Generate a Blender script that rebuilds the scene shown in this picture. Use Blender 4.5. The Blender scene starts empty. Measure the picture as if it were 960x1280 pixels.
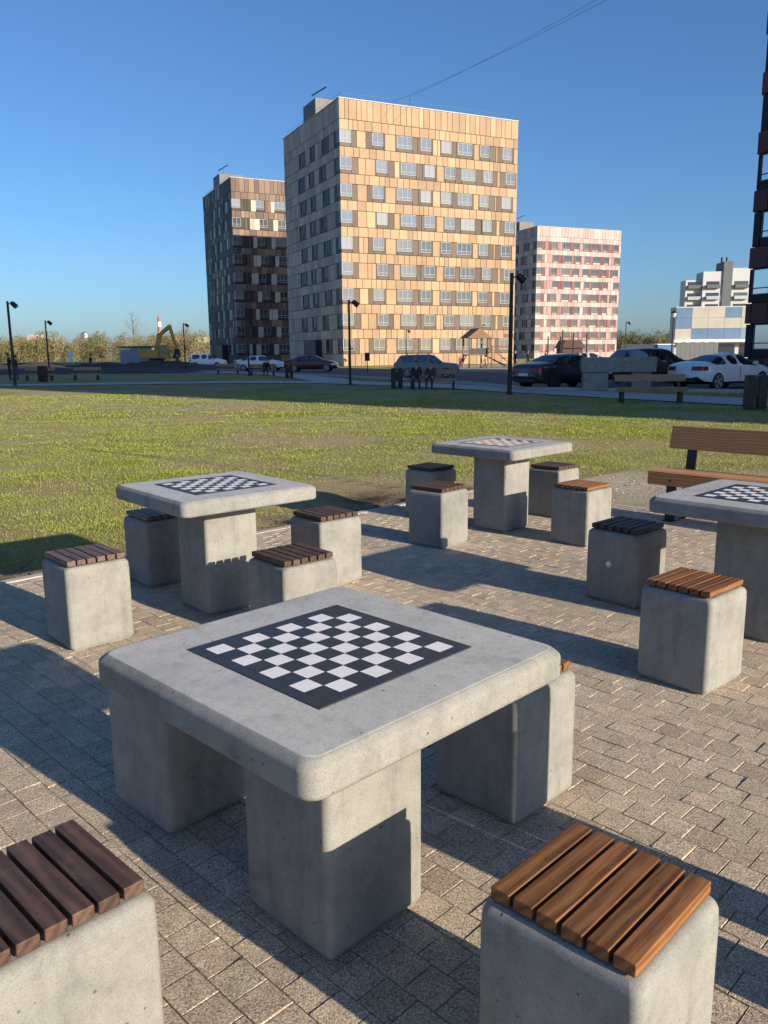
import bpy, bmesh, math, random
import numpy as np
from mathutils import Vector, Matrix, noise

random.seed(7)
sc = bpy.context.scene
COL = sc.collection
R = math.radians

# ------------------------------------------------------------------ camera
F_PX, PITCH, ROLL, CAM_H = 1013.666, 0.192874, -0.008978, 1.51258
cp, sp, cr, sr = math.cos(PITCH), math.sin(PITCH), math.cos(ROLL), math.sin(ROLL)
fwd = Vector((0, cp, -sp)); up0 = Vector((0, sp, cp)); rt0 = Vector((1, 0, 0))
RT = cr * rt0 + sr * up0
UP = -sr * rt0 + cr * up0
cam_d = bpy.data.cameras.new('camera')
cam = bpy.data.objects.new('camera', cam_d); COL.objects.link(cam)
cam_d.sensor_fit = 'VERTICAL'; cam_d.sensor_height = 36.0
cam_d.lens = F_PX / 1280 * 36.0
cam_d.clip_start = 0.05; cam_d.clip_end = 5000
M = Matrix((RT, UP, -fwd)).transposed().to_4x4()
M.translation = Vector((0, 0, CAM_H))
cam.matrix_world = M
sc.camera = cam

def ray(px, py):
    return fwd + (px - 480) / F_PX * RT - (py - 640) / F_PX * UP
def at(px, py, z=0.0):
    d = ray(px, py); return Vector((0, 0, CAM_H)) + d * ((z - CAM_H) / d.z)
def at_depth(px, Y, z=0.0):
    """ground point seen in column px at forward distance Y"""
    d = ray(px, 442); return Vector((d.x / d.y * Y, Y, z))

# ------------------------------------------------------------------ light
AZ, EL = R(-49.1), R(17.6)            # direction the shadows run, sun elevation
sun_dir = Vector((-math.sin(AZ) * math.cos(EL), -math.cos(AZ) * math.cos(EL), math.sin(EL)))
ld = bpy.data.lights.new('sun', 'SUN'); ld.energy = 4.5; ld.angle = R(0.53); ld.color = (1.0, 0.86, 0.67)
lo = bpy.data.objects.new('sun', ld); COL.objects.link(lo)
lo.rotation_euler = (-sun_dir).to_track_quat('-Z', 'Y').to_euler()
w = bpy.data.worlds.new('World'); sc.world = w; w.use_nodes = True
nt = w.node_tree; nt.nodes.clear()
out = nt.nodes.new('ShaderNodeOutputWorld'); bg = nt.nodes.new('ShaderNodeBackground')
sky = nt.nodes.new('ShaderNodeTexSky'); sky.sky_type = 'NISHITA'; sky.sun_disc = False
sky.sun_elevation = EL; sky.sun_rotation = math.atan2(sun_dir.x, sun_dir.y)
sky.air_density = 1.0; sky.dust_density = 1.0; sky.ozone_density = 6.9; sky.altitude = 100
bg.inputs['Strength'].default_value = 0.09
nt.links.new(sky.outputs[0], bg.inputs[0]); nt.links.new(bg.outputs[0], out.inputs[0])
sc.view_settings.view_transform = 'Standard'; sc.view_settings.look = 'None'
sc.view_settings.exposure = 0.8; sc.view_settings.gamma = 1.0
sc.render.engine = 'CYCLES'
sc.cycles.use_denoising = True
sc.cycles.max_bounces = 6

# ------------------------------------------------------------------ materials
class NB:
    """small helper to write node trees"""
    def __init__(s, name):
        s.m = bpy.data.materials.new(name); s.m.use_nodes = True
        s.t = s.m.node_tree; s.b = s.t.nodes['Principled BSDF']
    def n(s, typ, **kw):
        nd = s.t.nodes.new(typ)
        for k, v in kw.items():
            if k in nd.inputs.keys(): nd.inputs[k].default_value = v
            else: setattr(nd, k, v)
        return nd
    def l(s, a, b): s.t.links.new(a, b)
    def noise(s, vec, scale, detail=4, rough=0.55):
        nd = s.n('ShaderNodeTexNoise'); nd.inputs['Scale'].default_value = scale
        nd.inputs['Detail'].default_value = detail; nd.inputs['Roughness'].default_value = rough
        if vec is not None: s.l(vec, nd.inputs['Vector'])
        return nd.outputs['Fac']
    def ramp(s, fac, stops):
        nd = s.n('ShaderNodeValToRGB'); e = nd.color_ramp.elements
        while len(e) < len(stops): e.new(0.5)
        for el, (p, c) in zip(e, stops):
            el.position = p; el.color = (*c, 1) if len(c) == 3 else c
        s.l(fac, nd.inputs[0]); return nd.outputs[0]
    def mix(s, fac, a, b, mode='MIX'):
        nd = s.n('ShaderNodeMixRGB', blend_type=mode)
        for k, v in ((0, fac), (1, a), (2, b)):
            if hasattr(v, 'links') or isinstance(v, bpy.types.NodeSocket): s.l(v, nd.inputs[k])
            else: nd.inputs[k].default_value = v if not isinstance(v, tuple) else (*v, 1)
        return nd.outputs[0]
    def math(s, op, a, b=0.0, clamp=False):
        nd = s.n('ShaderNodeMath', operation=op, use_clamp=clamp)
        for k, v in ((0, a), (1, b)):
            if isinstance(v, bpy.types.NodeSocket): s.l(v, nd.inputs[k])
            else: nd.inputs[k].default_value = v
        return nd.outputs[0]
    def bump(s, h, strength=0.3, dist=0.01, normal=None):
        nd = s.n('ShaderNodeBump'); nd.inputs['Strength'].default_value = strength
        nd.inputs['Distance'].default_value = dist; s.l(h, nd.inputs['Height'])
        if normal is not None: s.l(normal, nd.inputs['Normal'])
        return nd.outputs[0]
    def obj_coord(s, rnd=True):
        tc = s.n('ShaderNodeTexCoord')
        if not rnd: return tc.outputs['Object']
        oi = s.n('ShaderNodeObjectInfo')
        mp = s.n('ShaderNodeVectorMath', operation='ADD')
        ml = s.n('ShaderNodeVectorMath', operation='SCALE'); ml.inputs['Scale'].default_value = 37.0
        cb = s.n('ShaderNodeCombineXYZ')
        for k in range(3): s.l(oi.outputs['Random'], cb.inputs[k])
        s.l(cb.outputs[0], ml.inputs[0]); s.l(tc.outputs['Object'], mp.inputs[0]); s.l(ml.outputs[0], mp.inputs[1])
        return mp.outputs[0]
    def rnd(s): return s.n('ShaderNodeObjectInfo').outputs['Random']
    def col(s, v):
        if isinstance(v, bpy.types.NodeSocket): s.l(v, s.b.inputs['Base Color'])
        else: s.b.inputs['Base Color'].default_value = (*v, 1)
    def set(s, rough=None, metal=None, spec=None, normal=None, coat=None):
        for k, v in (('Roughness', rough), ('Metallic', metal), ('Specular IOR Level', spec), ('Coat Weight', coat)):
            if v is None: continue
            if isinstance(v, bpy.types.NodeSocket): s.l(v, s.b.inputs[k])
            else: s.b.inputs[k].default_value = v
        if normal is not None: s.l(normal, s.b.inputs['Normal'])
        return s.m

def plain(name, c, rough=0.6, metal=0.0, var=0.12, scale=8.0, bump=0.0, coat=None, spec=None):
    b = NB(name); v = b.obj_coord(False)
    f = b.noise(v, scale, 5)
    b.col(b.mix(f, tuple(x * (1 - var) for x in c), tuple(min(1, x * (1 + var)) for x in c)))
    nrm = b.bump(b.noise(v, scale * 12, 3), bump, 0.004) if bump else None
    return b.set(rough, metal, spec, nrm, coat)

def concrete(name, c, stain=1.0, rough=0.85, spec=0.2, bump=0.35):
    b = NB(name); v = b.obj_coord()
    big = b.noise(v, 5.0, 6, 0.6); mid = b.noise(v, 26, 5, 0.65); fine = b.noise(v, 260, 3, 0.7)
    c1 = b.ramp(big, [(0.28, tuple(x * (1 - 0.22 * stain) for x in c)), (0.50, c), (0.70, tuple(min(1, x * (1 + 0.13 * stain)) for x in c))])
    m1 = b.ramp(mid, [(0.3, (0.86, 0.86, 0.85)), (0.55, (1, 1, 1)), (0.75, (1.0, 1.0, 1.0))])
    m2 = b.ramp(fine, [(0.30, (0.72, 0.72, 0.71)), (0.5, (1, 1, 1)), (0.70, (1.10, 1.10, 1.10))])
    k = b.mix(1.0, c1, m1, 'MULTIPLY'); k = b.mix(1.0, k, m2, 'MULTIPLY')
    # air holes left by the mould
    vo = b.n('ShaderNodeTexVoronoi'); vo.inputs['Scale'].default_value = 26.0; b.l(v, vo.inputs['Vector'])
    hole = b.ramp(vo.outputs['Distance'], [(0.0, (1, 1, 1)), (0.075, (1, 1, 1)), (0.11, (0, 0, 0))])
    gate = b.ramp(b.noise(v, 9, 2), [(0.47, (0, 0, 0)), (0.53, (1, 1, 1))])
    hole = b.mix(1.0, hole, gate, 'MULTIPLY')
    k = b.mix(b.math('MULTIPLY', hole, 0.75), k, (0.07, 0.07, 0.065))
    mz = b.n('ShaderNodeMapping'); mz.inputs['Scale'].default_value = (11.0, 11.0, 1.3); b.l(v, mz.inputs[0])
    k = b.mix(1.0, k, b.ramp(b.noise(mz.outputs[0], 1.4, 5, 0.6), [(0.34, (0.87, 0.87, 0.87)), (0.47, (1, 1, 1))]), 'MULTIPLY')
    # a little difference from one casting to the next
    tint = b.ramp(b.rnd(), [(0.0, (0.90, 0.90, 0.90)), (0.5, (1.0, 0.99, 0.95)), (1.0, (1.04, 1.05, 1.05))])
    k = b.mix(1.0, k, tint, 'MULTIPLY')
    b.col(k)
    h = b.math('SUBTRACT', b.math('ADD', b.math('MULTIPLY', fine, 0.5), b.math('MULTIPLY', mid, 0.6)), b.math('MULTIPLY', hole, 1.5))
    return b.set(rough, 0, spec, b.bump(h, bump, 0.004))

def wood(name, dark, light, wear=0.0):
    b = NB(name)
    v0 = b.obj_coord()
    mp = b.n('ShaderNodeMapping'); mp.inputs['Scale'].default_value = (4.0, 110.0, 110.0); b.l(v0, mp.inputs[0])
    g = b.noise(mp.outputs[0], 1.6, 6, 0.7)
    mp2 = b.n('ShaderNodeMapping'); mp2.inputs['Scale'].default_value = (2.0, 9.0, 9.0); b.l(v0, mp2.inputs[0])
    wv = b.n('ShaderNodeTexWave', wave_type='RINGS'); wv.inputs['Scale'].default_value = 1.6
    wv.inputs['Distortion'].default_value = 6.0; wv.inputs['Detail'].default_value = 3; b.l(mp2.outputs[0], wv.inputs['Vector'])
    f = b.math('ADD', b.math('MULTIPLY', g, 0.72), b.math('MULTIPLY', wv.outputs['Fac'], 0.28))
    k = b.ramp(f, [(0.25, dark), (0.75, light)])
    tint = b.ramp(b.rnd(), [(0.0, (0.78, 0.78, 0.78)), (1.0, (1.18, 1.14, 1.08))])
    k = b.mix(1.0, k, tint, 'MULTIPLY')
    if wear:
        k = b.mix(b.math('MULTIPLY', b.ramp(b.noise(v0, 14, 4), [(0.55, (0, 0, 0)), (0.72, (1, 1, 1))]), wear), k, (0.34, 0.26, 0.19))
    b.col(k)
    return b.set(0.55, 0, 0.35, b.bump(f, 0.4, 0.003))

def attr_mat(name, rough=0.75, noise_amt=0.12, nscale=2.0, bump=0.0, bscale=60, translucent=False, coords=False, spec=0.35):
    b = NB(name)
    a = b.n('ShaderNodeVertexColor'); a.layer_name = 'Col'
    v = b.obj_coord(False)
    f = b.noise(v, nscale, 5)
    k = b.mix(1.0, a.outputs['Color'], b.ramp(f, [(0.3, (1 - noise_amt,) * 3), (0.7, (1 + noise_amt,) * 3)]), 'MULTIPLY')
    b.col(k)
    nrm = b.bump(b.noise(v, bscale, 3), bump, 0.004) if bump else None
    if translucent:
        b.b.inputs['Subsurface Weight'].default_value = 0.0
        tr = b.n('ShaderNodeBsdfTranslucent'); mx = b.n('ShaderNodeMixShader'); mx.inputs[0].default_value = 0.3
        b.l(k, tr.inputs[0]); b.l(b.b.outputs[0], mx.inputs[1]); b.l(tr.outputs[0], mx.inputs[2])
        b.l(mx.outputs[0], b.t.nodes['Material Output'].inputs['Surface'])
    return b.set(rough, 0, spec, nrm)

def paver_mat():
    b = NB('paver_stone')
    a = b.n('ShaderNodeVertexColor'); a.layer_name = 'Col'
    v = b.obj_coord(False)
    sp_ = b.noise(v, 165, 3, 0.85); md = b.noise(v, 14, 4); bg_ = b.noise(v, 1.3, 4)
    k = b.mix(1.0, a.outputs['Color'], b.ramp(sp_, [(0.33, (0.35, 0.34, 0.33)), (0.46, (0.88, 0.88, 0.88)), (0.54, (1.05, 1.05, 1.04)), (0.68, (1.5, 1.48, 1.42))]), 'MULTIPLY')
    vo = b.n('ShaderNodeTexVoronoi'); vo.inputs['Scale'].default_value = 270.0; b.l(v, vo.inputs['Vector'])
    bw = b.n('ShaderNodeSeparateColor'); b.l(vo.outputs['Color'], bw.inputs[0])
    k = b.mix(1.0, k, b.ramp(bw.outputs[0], [(0.0, (0.52, 0.50, 0.48)), (0.35, (0.93, 0.93, 0.92)), (0.7, (1.06, 1.06, 1.05)), (1.0, (1.45, 1.43, 1.38))]), 'MULTIPLY')
    k = b.mix(1.0, k, b.ramp(md, [(0.3, (0.86, 0.86, 0.86)), (0.7, (1.08, 1.08, 1.08))]), 'MULTIPLY')
    k = b.mix(1.0, k, b.ramp(bg_, [(0.3, (0.84, 0.85, 0.87)), (0.7, (1.08, 1.06, 1.04))]), 'MULTIPLY')
    b.col(k)
    return b.set(0.9, 0, 0.2, b.bump(sp_, 0.7, 0.006))

def glass_mat(name, dark, pale, thr, refl=0.45):
    b = NB(name)
    r = b.rnd()
    k = b.ramp(r, [(thr, dark), (min(1, thr + 0.25), pale)])
    b.col(k); b.set(0.6, 0, 0.0)
    gl = b.n('ShaderNodeBsdfGlossy'); gl.inputs['Roughness'].default_value = 0.004; gl.inputs['Color'].default_value = (0.9, 0.95, 1, 1)
    mx = b.n('ShaderNodeMixShader'); mx.inputs[0].default_value = refl
    b.l(b.b.outputs[0], mx.inputs[1]); b.l(gl.outputs[0], mx.inputs[2])
    b.l(mx.outputs[0], b.t.nodes['Material Output'].inputs['Surface'])
    return b.m

def paint(name, c, rough=0.35):
    b = NB(name); b.col(c)
    return b.set(rough, 0.0, 0.5, None, 0.6)

def ground_mat():
    b = NB('lawn_soil')
    g = b.n('ShaderNodeVertexColor'); g.layer_name = 'Col'      # r green cover, g sand, b dark soil
    sep = b.n('ShaderNodeSeparateColor'); b.l(g.outputs['Color'], sep.inputs[0])
    v = b.obj_coord(False)
    n1 = b.noise(v, 7, 6, 0.65); n2 = b.noise(v, 55, 4, 0.7); n3 = b.noise(v, 1.1, 5)
    dry = b.ramp(n2, [(0.3, (0.25, 0.20, 0.115)), (0.7, (0.62, 0.51, 0.30))])
    grn = b.ramp(n1, [(0.3, (0.17, 0.19, 0.045)), (0.7, (0.29, 0.32, 0.08))])
    sand = b.ramp(n2, [(0.3, (0.36, 0.31, 0.245)), (0.7, (0.78, 0.70, 0.57))])
    soil = b.ramp(n2, [(0.3, (0.03, 0.023, 0.017)), (0.7, (0.13, 0.098, 0.07))])
    fg = b.math('ADD', sep.outputs[0], b.math('MULTIPLY', b.math('SUBTRACT', n1, 0.5), 1.1), True)
    k = b.mix(fg, dry, grn)
    k = b.mix(b.math('MULTIPLY', b.math('ADD', sep.outputs[1], b.math('MULTIPLY', b.math('SUBTRACT', n1, 0.55), 1.4), True), sep.outputs[1], True), k, sand)
    k = b.mix(b.math('MULTIPLY', b.math('ADD', sep.outputs[2], b.math('MULTIPLY', b.math('SUBTRACT', n1, 0.5), 1.0), True), sep.outputs[2], True), k, soil)
    b.col(k)
    return b.set(0.95, 0, 0.1, b.bump(b.math('ADD', n1, n2), 1.0, 0.05))

MT = dict(
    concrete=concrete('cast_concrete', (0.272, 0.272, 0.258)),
    concrete_top_sunlit=concrete('cast_concrete_sunlit_top', (0.47, 0.475, 0.46), 0.6, 0.6, 0.2, 0.12),  # same concrete as the sides, lightened to carry the sun on the top
    concrete_dark=concrete('weathered_concrete', (0.30, 0.29, 0.27)),
    slat_warm=wood('oiled_wood', (0.085, 0.032, 0.011), (0.30, 0.135, 0.045), 0.12),
    slat_dark=wood('dark_stained_wood', (0.042, 0.025, 0.018), (0.118, 0.068, 0.049), 0.1),
    slat_grey=wood('faded_brown_wood', (0.075, 0.045, 0.034), (0.20, 0.125, 0.095), 0.2),
    slat_black=wood('black_stained_wood', (0.02, 0.016, 0.016), (0.05, 0.042, 0.042), 0.1),
    bench_wood=wood('bench_wood', (0.32, 0.145, 0.055), (0.56, 0.30, 0.125)),
    bench_wood_far=wood('pale_bench_wood', (0.20, 0.13, 0.07), (0.36, 0.25, 0.15)),
    tile_black=plain('black_tile', (0.032, 0.035, 0.039), 0.5, var=0.4, scale=11, bump=0.12),
    tile_white=plain('white_tile', (0.80, 0.78, 0.76), 0.5, var=0.08, scale=11, bump=0.12),
    tile_tan=plain('tan_tile', (0.62, 0.34, 0.15), 0.4, var=0.1, scale=40),
    tile_blue=plain('slate_tile', (0.13, 0.15, 0.18), 0.4, var=0.1, scale=40),
    black_metal=plain('black_steel', (0.02, 0.02, 0.022), 0.45, 0.3),
    steel=plain('galvanised_steel', (0.45, 0.46, 0.48), 0.4, 0.8),
    paver=paver_mat(),
    joint=plain('joint_sand', (0.07, 0.06, 0.05), 0.95, scale=60, bump=0.3),
    kerb=plain('kerb_concrete', (0.42, 0.39, 0.34), 0.9, var=0.2, scale=12, bump=0.4),
    path=plain('path_paving', (0.40, 0.385, 0.365), 0.9, var=0.12, scale=3, bump=0.3),
    asphalt=plain('asphalt', (0.075, 0.075, 0.078), 0.9, var=0.25, scale=1.5, bump=0.4),
    play=plain('playground_rubber', (0.34, 0.29, 0.25), 0.9, var=0.15, scale=0.7),
    ground=ground_mat(),
    mound=plain('dug_earth', (0.045, 0.036, 0.03), 0.95, var=0.45, scale=1.2, bump=0.5),
    facade=attr_mat('facade_panels', 0.6, 0.10, 0.35),
    foliage=attr_mat('leaves', 0.7, 0.15, 1.0, translucent=True),
    blade=attr_mat('grass_blades', 0.6, 0.18, 0.8, translucent=True, spec=0.15),
    stone=attr_mat('rubble_stone', 0.9, 0.2, 30, 0.4),
    bark=plain('bark', (0.16, 0.13, 0.10), 0.9, var=0.4, scale=3),
    win_frame=plain('window_frame', (0.31, 0.31, 0.30), 0.6),
    win_frame_dark=plain('dark_window_frame', (0.09, 0.085, 0.085), 0.5),
    glass_lit=glass_mat('bright_reflection_window_glass', (0.08, 0.09, 0.10), (0.22, 0.215, 0.20), 0.55, 0.13), glass_mid=glass_mat('dim_reflection_window_glass', (0.03, 0.04, 0.043), (0.11, 0.115, 0.115), 0.55, 0.10),  # pale and dark copies: strength of the sky reflection painted into the colour
    glass_dark=glass_mat('dark_window_glass', (0.02, 0.028, 0.032), (0.075, 0.08, 0.08), 0.6, 0.09),
    glass_sky=glass_mat('sky_window_glass', (0.05, 0.06, 0.07), (0.18, 0.18, 0.18), 0.5, 0.65),
    glass_car=glass_mat('car_glass', (0.012, 0.014, 0.016), (0.03, 0.03, 0.03), 0.9, 0.22),
    rubber=plain('rubber', (0.018, 0.018, 0.018), 0.8),
    rim=plain('alloy', (0.35, 0.36, 0.37), 0.35, 0.7),
    rim_dark=plain('dark_alloy', (0.09, 0.09, 0.095), 0.35, 0.7),
    lamp_red=plain('red_lens', (0.25, 0.012, 0.012), 0.2),
    lamp_clear=plain('clear_lens', (0.6, 0.62, 0.65), 0.15),
    plate=plain('number_plate_white', (0.7, 0.7, 0.7), 0.5),
    trim=plain('black_trim', (0.015, 0.015, 0.016), 0.5),
    render_white=plain('white_render', (0.50, 0.51, 0.52), 0.8, var=0.06),
    white_paint=plain('white_paint', (0.8, 0.8, 0.79), 0.5, var=0.05),
    yellow=plain('machine_yellow', (0.40, 0.25, 0.05), 0.6, var=0.3, scale=2),
    container=plain('container_blue', (0.20, 0.28, 0.36), 0.6, var=0.15),
    red_wood=plain('red_board', (0.15, 0.022, 0.02), 0.6),
    roof_brown=plain('brown_boards', (0.20, 0.11, 0.055), 0.7),
    brick=plain('red_brick', (0.34, 0.17, 0.11), 0.85, var=0.2),
    fence_dark=plain('dark_fence', (0.03, 0.03, 0.04), 0.6),
    fence_grey=plain('grey_fence', (0.10, 0.11, 0.12), 0.6),
    blue=plain('blue_panel', (0.05, 0.15, 0.36), 0.6),
    skin=plain('skin', (0.45, 0.28, 0.20), 0.6), hair=plain('hair', (0.03, 0.02, 0.015), 0.6),
)
def cloth(c): 
    k = 'cloth_%d_%d_%d' % tuple(int(x * 255) for x in c)
    if k not in MT: MT[k] = plain(k, c, 0.9)
    return MT[k]

# ------------------------------------------------------------------ mesh helper
class MB:
    def __init__(s): s.v = []; s.f = []; s.m = []; s.c = []; s.col = (1, 1, 1); s.mi = 0
    def face(s, idx): s.f.append(tuple(idx)); s.m.append(s.mi); s.c.append(s.col)
    def quad(s, *pts):
        i = len(s.v); s.v += [tuple(p) for p in pts]; s.face(range(i, i + len(pts))); return s
    def hexa(s, p):     # 8 corners: bottom 4 ccw, top 4 ccw
        i = len(s.v); s.v += [tuple(q) for q in p]
        for q in ((0, 3, 2, 1), (4, 5, 6, 7), (0, 1, 5, 4), (1, 2, 6, 5), (2, 3, 7, 6), (3, 0, 4, 7)): s.face([i + k for k in q])
        return s
    def box(s, x0, x1, y0, y1, z0, z1, mat=None):
        p = [(x0, y0, z0), (x1, y0, z0), (x1, y1, z0), (x0, y1, z0), (x0, y0, z1), (x1, y0, z1), (x1, y1, z1), (x0, y1, z1)]
        if mat is not None: p = [mat @ Vector(q) for q in p]
        return s.hexa(p)
    def bar(s, a, b, wx, wz):
        """a beam of rectangular section from a to b"""
        a, b = Vector(a), Vector(b); d = (b - a).normalized()
        side = d.cross(Vector((0, 0, 1)))
        if side.length < 1e-3: side = Vector((1, 0, 0))
        side.normalize(); u = side.cross(d).normalized()
        p = []
        for q in (a, b):
            p.append([q + side * (sx * wx / 2) + u * (sz * wz / 2) for sx, sz in ((-1, -1), (1, -1), (1, 1), (-1, 1))])
        return s.hexa(p[0] + p[1]) if False else s._loft(p)
    def _loft(s, rings, cap=True, closed=True):
        base = len(s.v); n = len(rings[0])
        for r in rings: s.v += [tuple(q) for q in r]
        for k in range(len(rings) - 1):
            for j in range(n if closed else n - 1):
                a = base + k * n + j; b2 = base + k * n + (j + 1) % n
                s.face((a, b2, b2 + n, a + n))
        if cap:
            s.face([base + j for j in range(n)][::-1]); s.face([base + (len(rings) - 1) * n + j for j in range(n)])
        return s
    def tube(s, pts, rad, n=10):
        pts = [Vector(p) for p in pts]
        if not hasattr(rad, '__len__'): rad = [rad] * len(pts)
        rings = []
        for i, p in enumerate(pts):
            d = (pts[min(i + 1, len(pts) - 1)] - pts[max(i - 1, 0)]).normalized()
            side = d.cross(Vector((0, 0, 1)))
            if side.length < 1e-3: side = Vector((1, 0, 0))
            side.normalize(); u = side.cross(d)
            rings.append([p + (side * math.cos(2 * math.pi * k / n) + u * math.sin(2 * math.pi * k / n)) * rad[i] for k in range(n)])
        return s._loft(rings)
    def rsq(s, rings, seg=5):
        """loft of rounded squares: (half, corner radius, z)"""
        rr = []
        for h, r, z in rings:
            ring = []
            for q, (sx, sy) in enumerate(((1, 1), (-1, 1), (-1, -1), (1, -1))):
                for k in range(seg + 1):
                    a = math.pi / 2 * (q + k / seg)
                    ring.append((sx * (h - r) + r * math.cos(a), sy * (h - r) + r * math.sin(a), z))
            rr.append(ring)
        return s._loft(rr)
    def disc_cyl(s, c, axis, r, half, n=20):
        c = Vector(c); a = Vector(axis).normalized()
        return s.tube([c - a * half, c + a * half], r, n)
    def ball(s, c, r, sub=1, jit=0.0, sc3=(1, 1, 1), seed=0):
        bm = bmesh.new(); bmesh.ops.create_icosphere(bm, subdivisions=sub, radius=1.0)
        rnd = random.Random(seed); i = len(s.v)
        for v in bm.verts:
            k = 1 + rnd.uniform(-jit, jit)
            s.v.append((c[0] + v.co.x * r * sc3[0] * k, c[1] + v.co.y * r * sc3[1] * k, c[2] + v.co.z * r * sc3[2] * k))
        for f in bm.faces: s.face([i + v.index for v in f.verts])
        bm.free(); return s
    def mesh(s, name, mats, smooth=None, bevel=0.0, bseg=2):
        me = bpy.data.meshes.new(name)
        me.from_pydata(s.v, [], s.f)
        for m in mats: me.materials.append(m)
        me.polygons.foreach_set('material_index', s.m)
        if any(c != (1, 1, 1) for c in s.c):
            ca = me.color_attributes.new('Col', 'FLOAT_COLOR', 'CORNER')
            arr = np.ones((len(me.loops), 4), dtype=np.float32)
            k = np.repeat(np.arange(len(s.f)), [len(f) for f in s.f])
            arr[:, :3] = np.array(s.c, dtype=np.float32)[k]
            ca.data.foreach_set('color', arr.ravel())
        if bevel:
            bm = bmesh.new(); bm.from_mesh(me)
            bmesh.ops.remove_doubles(bm, verts=bm.verts, dist=1e-5)
            ed = [e for e in bm.edges if len(e.link_faces) == 2 and e.calc_face_angle(0) > 0.5]
            bmesh.ops.bevel(bm, geom=ed, offset=bevel, segments=bseg, affect='EDGES', profile=0.5)
            bm.to_mesh(me); bm.free()
        if smooth:
            me.polygons.foreach_set('use_smooth', [True] * len(me.polygons))
            me.set_sharp_from_angle(angle=R(smooth))
            me.update(); me = weighted(me)
        me.update()
        return me
    def obj(s, name, mats, parent=None, smooth=None, bevel=0.0, bseg=2, loc=(0, 0, 0), rotz=0.0):
        if not isinstance(mats, (list, tuple)): mats = [mats]
        return link(name, s.mesh(name, mats, smooth, bevel, bseg), parent, loc, rotz)

def weighted(me):
    """face-area weighted normals, so that flat sides stay flat beside rounded edges"""
    o = bpy.data.objects.new('tmp', me); COL.objects.link(o)
    md = o.modifiers.new('w', 'WEIGHTED_NORMAL'); md.weight = 80; md.keep_sharp = True
    ev = bpy.data.meshes.new_from_object(o.evaluated_get(bpy.context.evaluated_depsgraph_get()))
    n = me.name; bpy.data.objects.remove(o); bpy.data.meshes.remove(me); ev.name = n
    return ev
def link(name, me, parent=None, loc=(0, 0, 0), rotz=0.0):
    o = bpy.data.objects.new(name, me); COL.objects.link(o)
    o.location = loc; o.rotation_euler = (0, 0, rotz)
    if parent is not None: o.parent = parent
    return o
def tag(o, label=None, cat=None, group=None, kind=None):
    if label: o['label'] = label
    if cat: o['category'] = cat
    if group: o['group'] = group
    if kind: o['kind'] = kind
    return o
def thing(name, label, cat, loc=(0, 0, 0), rotz=0.0, group=None):
    o = bpy.data.objects.new(name, None); COL.objects.link(o)
    o.empty_display_size = 0.1
    o.location = loc; o.rotation_euler = (0, 0, rotz)
    return tag(o, label, cat, group)
def copy_tree(o, parent=None):
    c = o.copy(); COL.objects.link(c); c.parent = parent
    for ch in list(o.children): copy_tree(ch, c)
    return c

# ------------------------------------------------------------------ plan of the place
S2 = math.sqrt(2)
U_EDGE, W_EDGE = -7.9 / S2, 10.3 / S2         # plaza edges: u=(x-y)/sqrt2, w=(x+y)/sqrt2
U_MAX, W_MIN = 3.4, -1.6
def uw(x, y): return (x - y) / S2, (x + y) / S2
def xy(u, w_): return (u + w_) / S2, (w_ - u) / S2
def in_plaza(x, y, m=0.0):
    u, w_ = uw(x, y); return u > U_EDGE - m and w_ < W_EDGE + m
PATH = [(26, 0), (18, 12.5), (11.6, 23.6), (7.4, 30.6), (5.0, 35.2), (1.6, 40.5), (-2.2, 44.6), (-8, 46.8), (-16, 45.6), (-22, 44.4), (-40, 44)]
BRANCH = [(-62, 75), (-27, 74), (-16, 74), (-9, 67), (-4, 52), (-2.2, 44.6)]
ROAD_N = [(60, -6), (30, 17), (20, 26.5), (14, 29.8), (10, 31.8), (6, 33.8), (4.6, 40), (0.8, 49), (-6, 62), (-14, 74), (-30, 96), (-60, 140)]
ROAD_F = [(70, 14), (42, 34), (27, 44), (20, 50), (16, 54), (13, 58), (10, 62), (6, 68), (0, 78), (-6, 90), (-20, 112), (-48, 152)]
def seg_dist(x, y, P):
    best = 1e9
    for (ax, ay), (bx, by) in zip(P, P[1:]):
        dx, dy = bx - ax, by - ay
        t = max(0, min(1, ((x - ax) * dx + (y - ay) * dy) / (dx * dx + dy * dy)))
        best = min(best, math.hypot(x - ax - t * dx, y - ay - t * dy))
    return best
FURROW = [(at(95, 560).x, at(95, 560).y), (at(260, 578).x, at(260, 578).y), (at(380, 590).x, at(380, 590).y), (at(500, 607).x, at(500, 607).y)]
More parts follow.
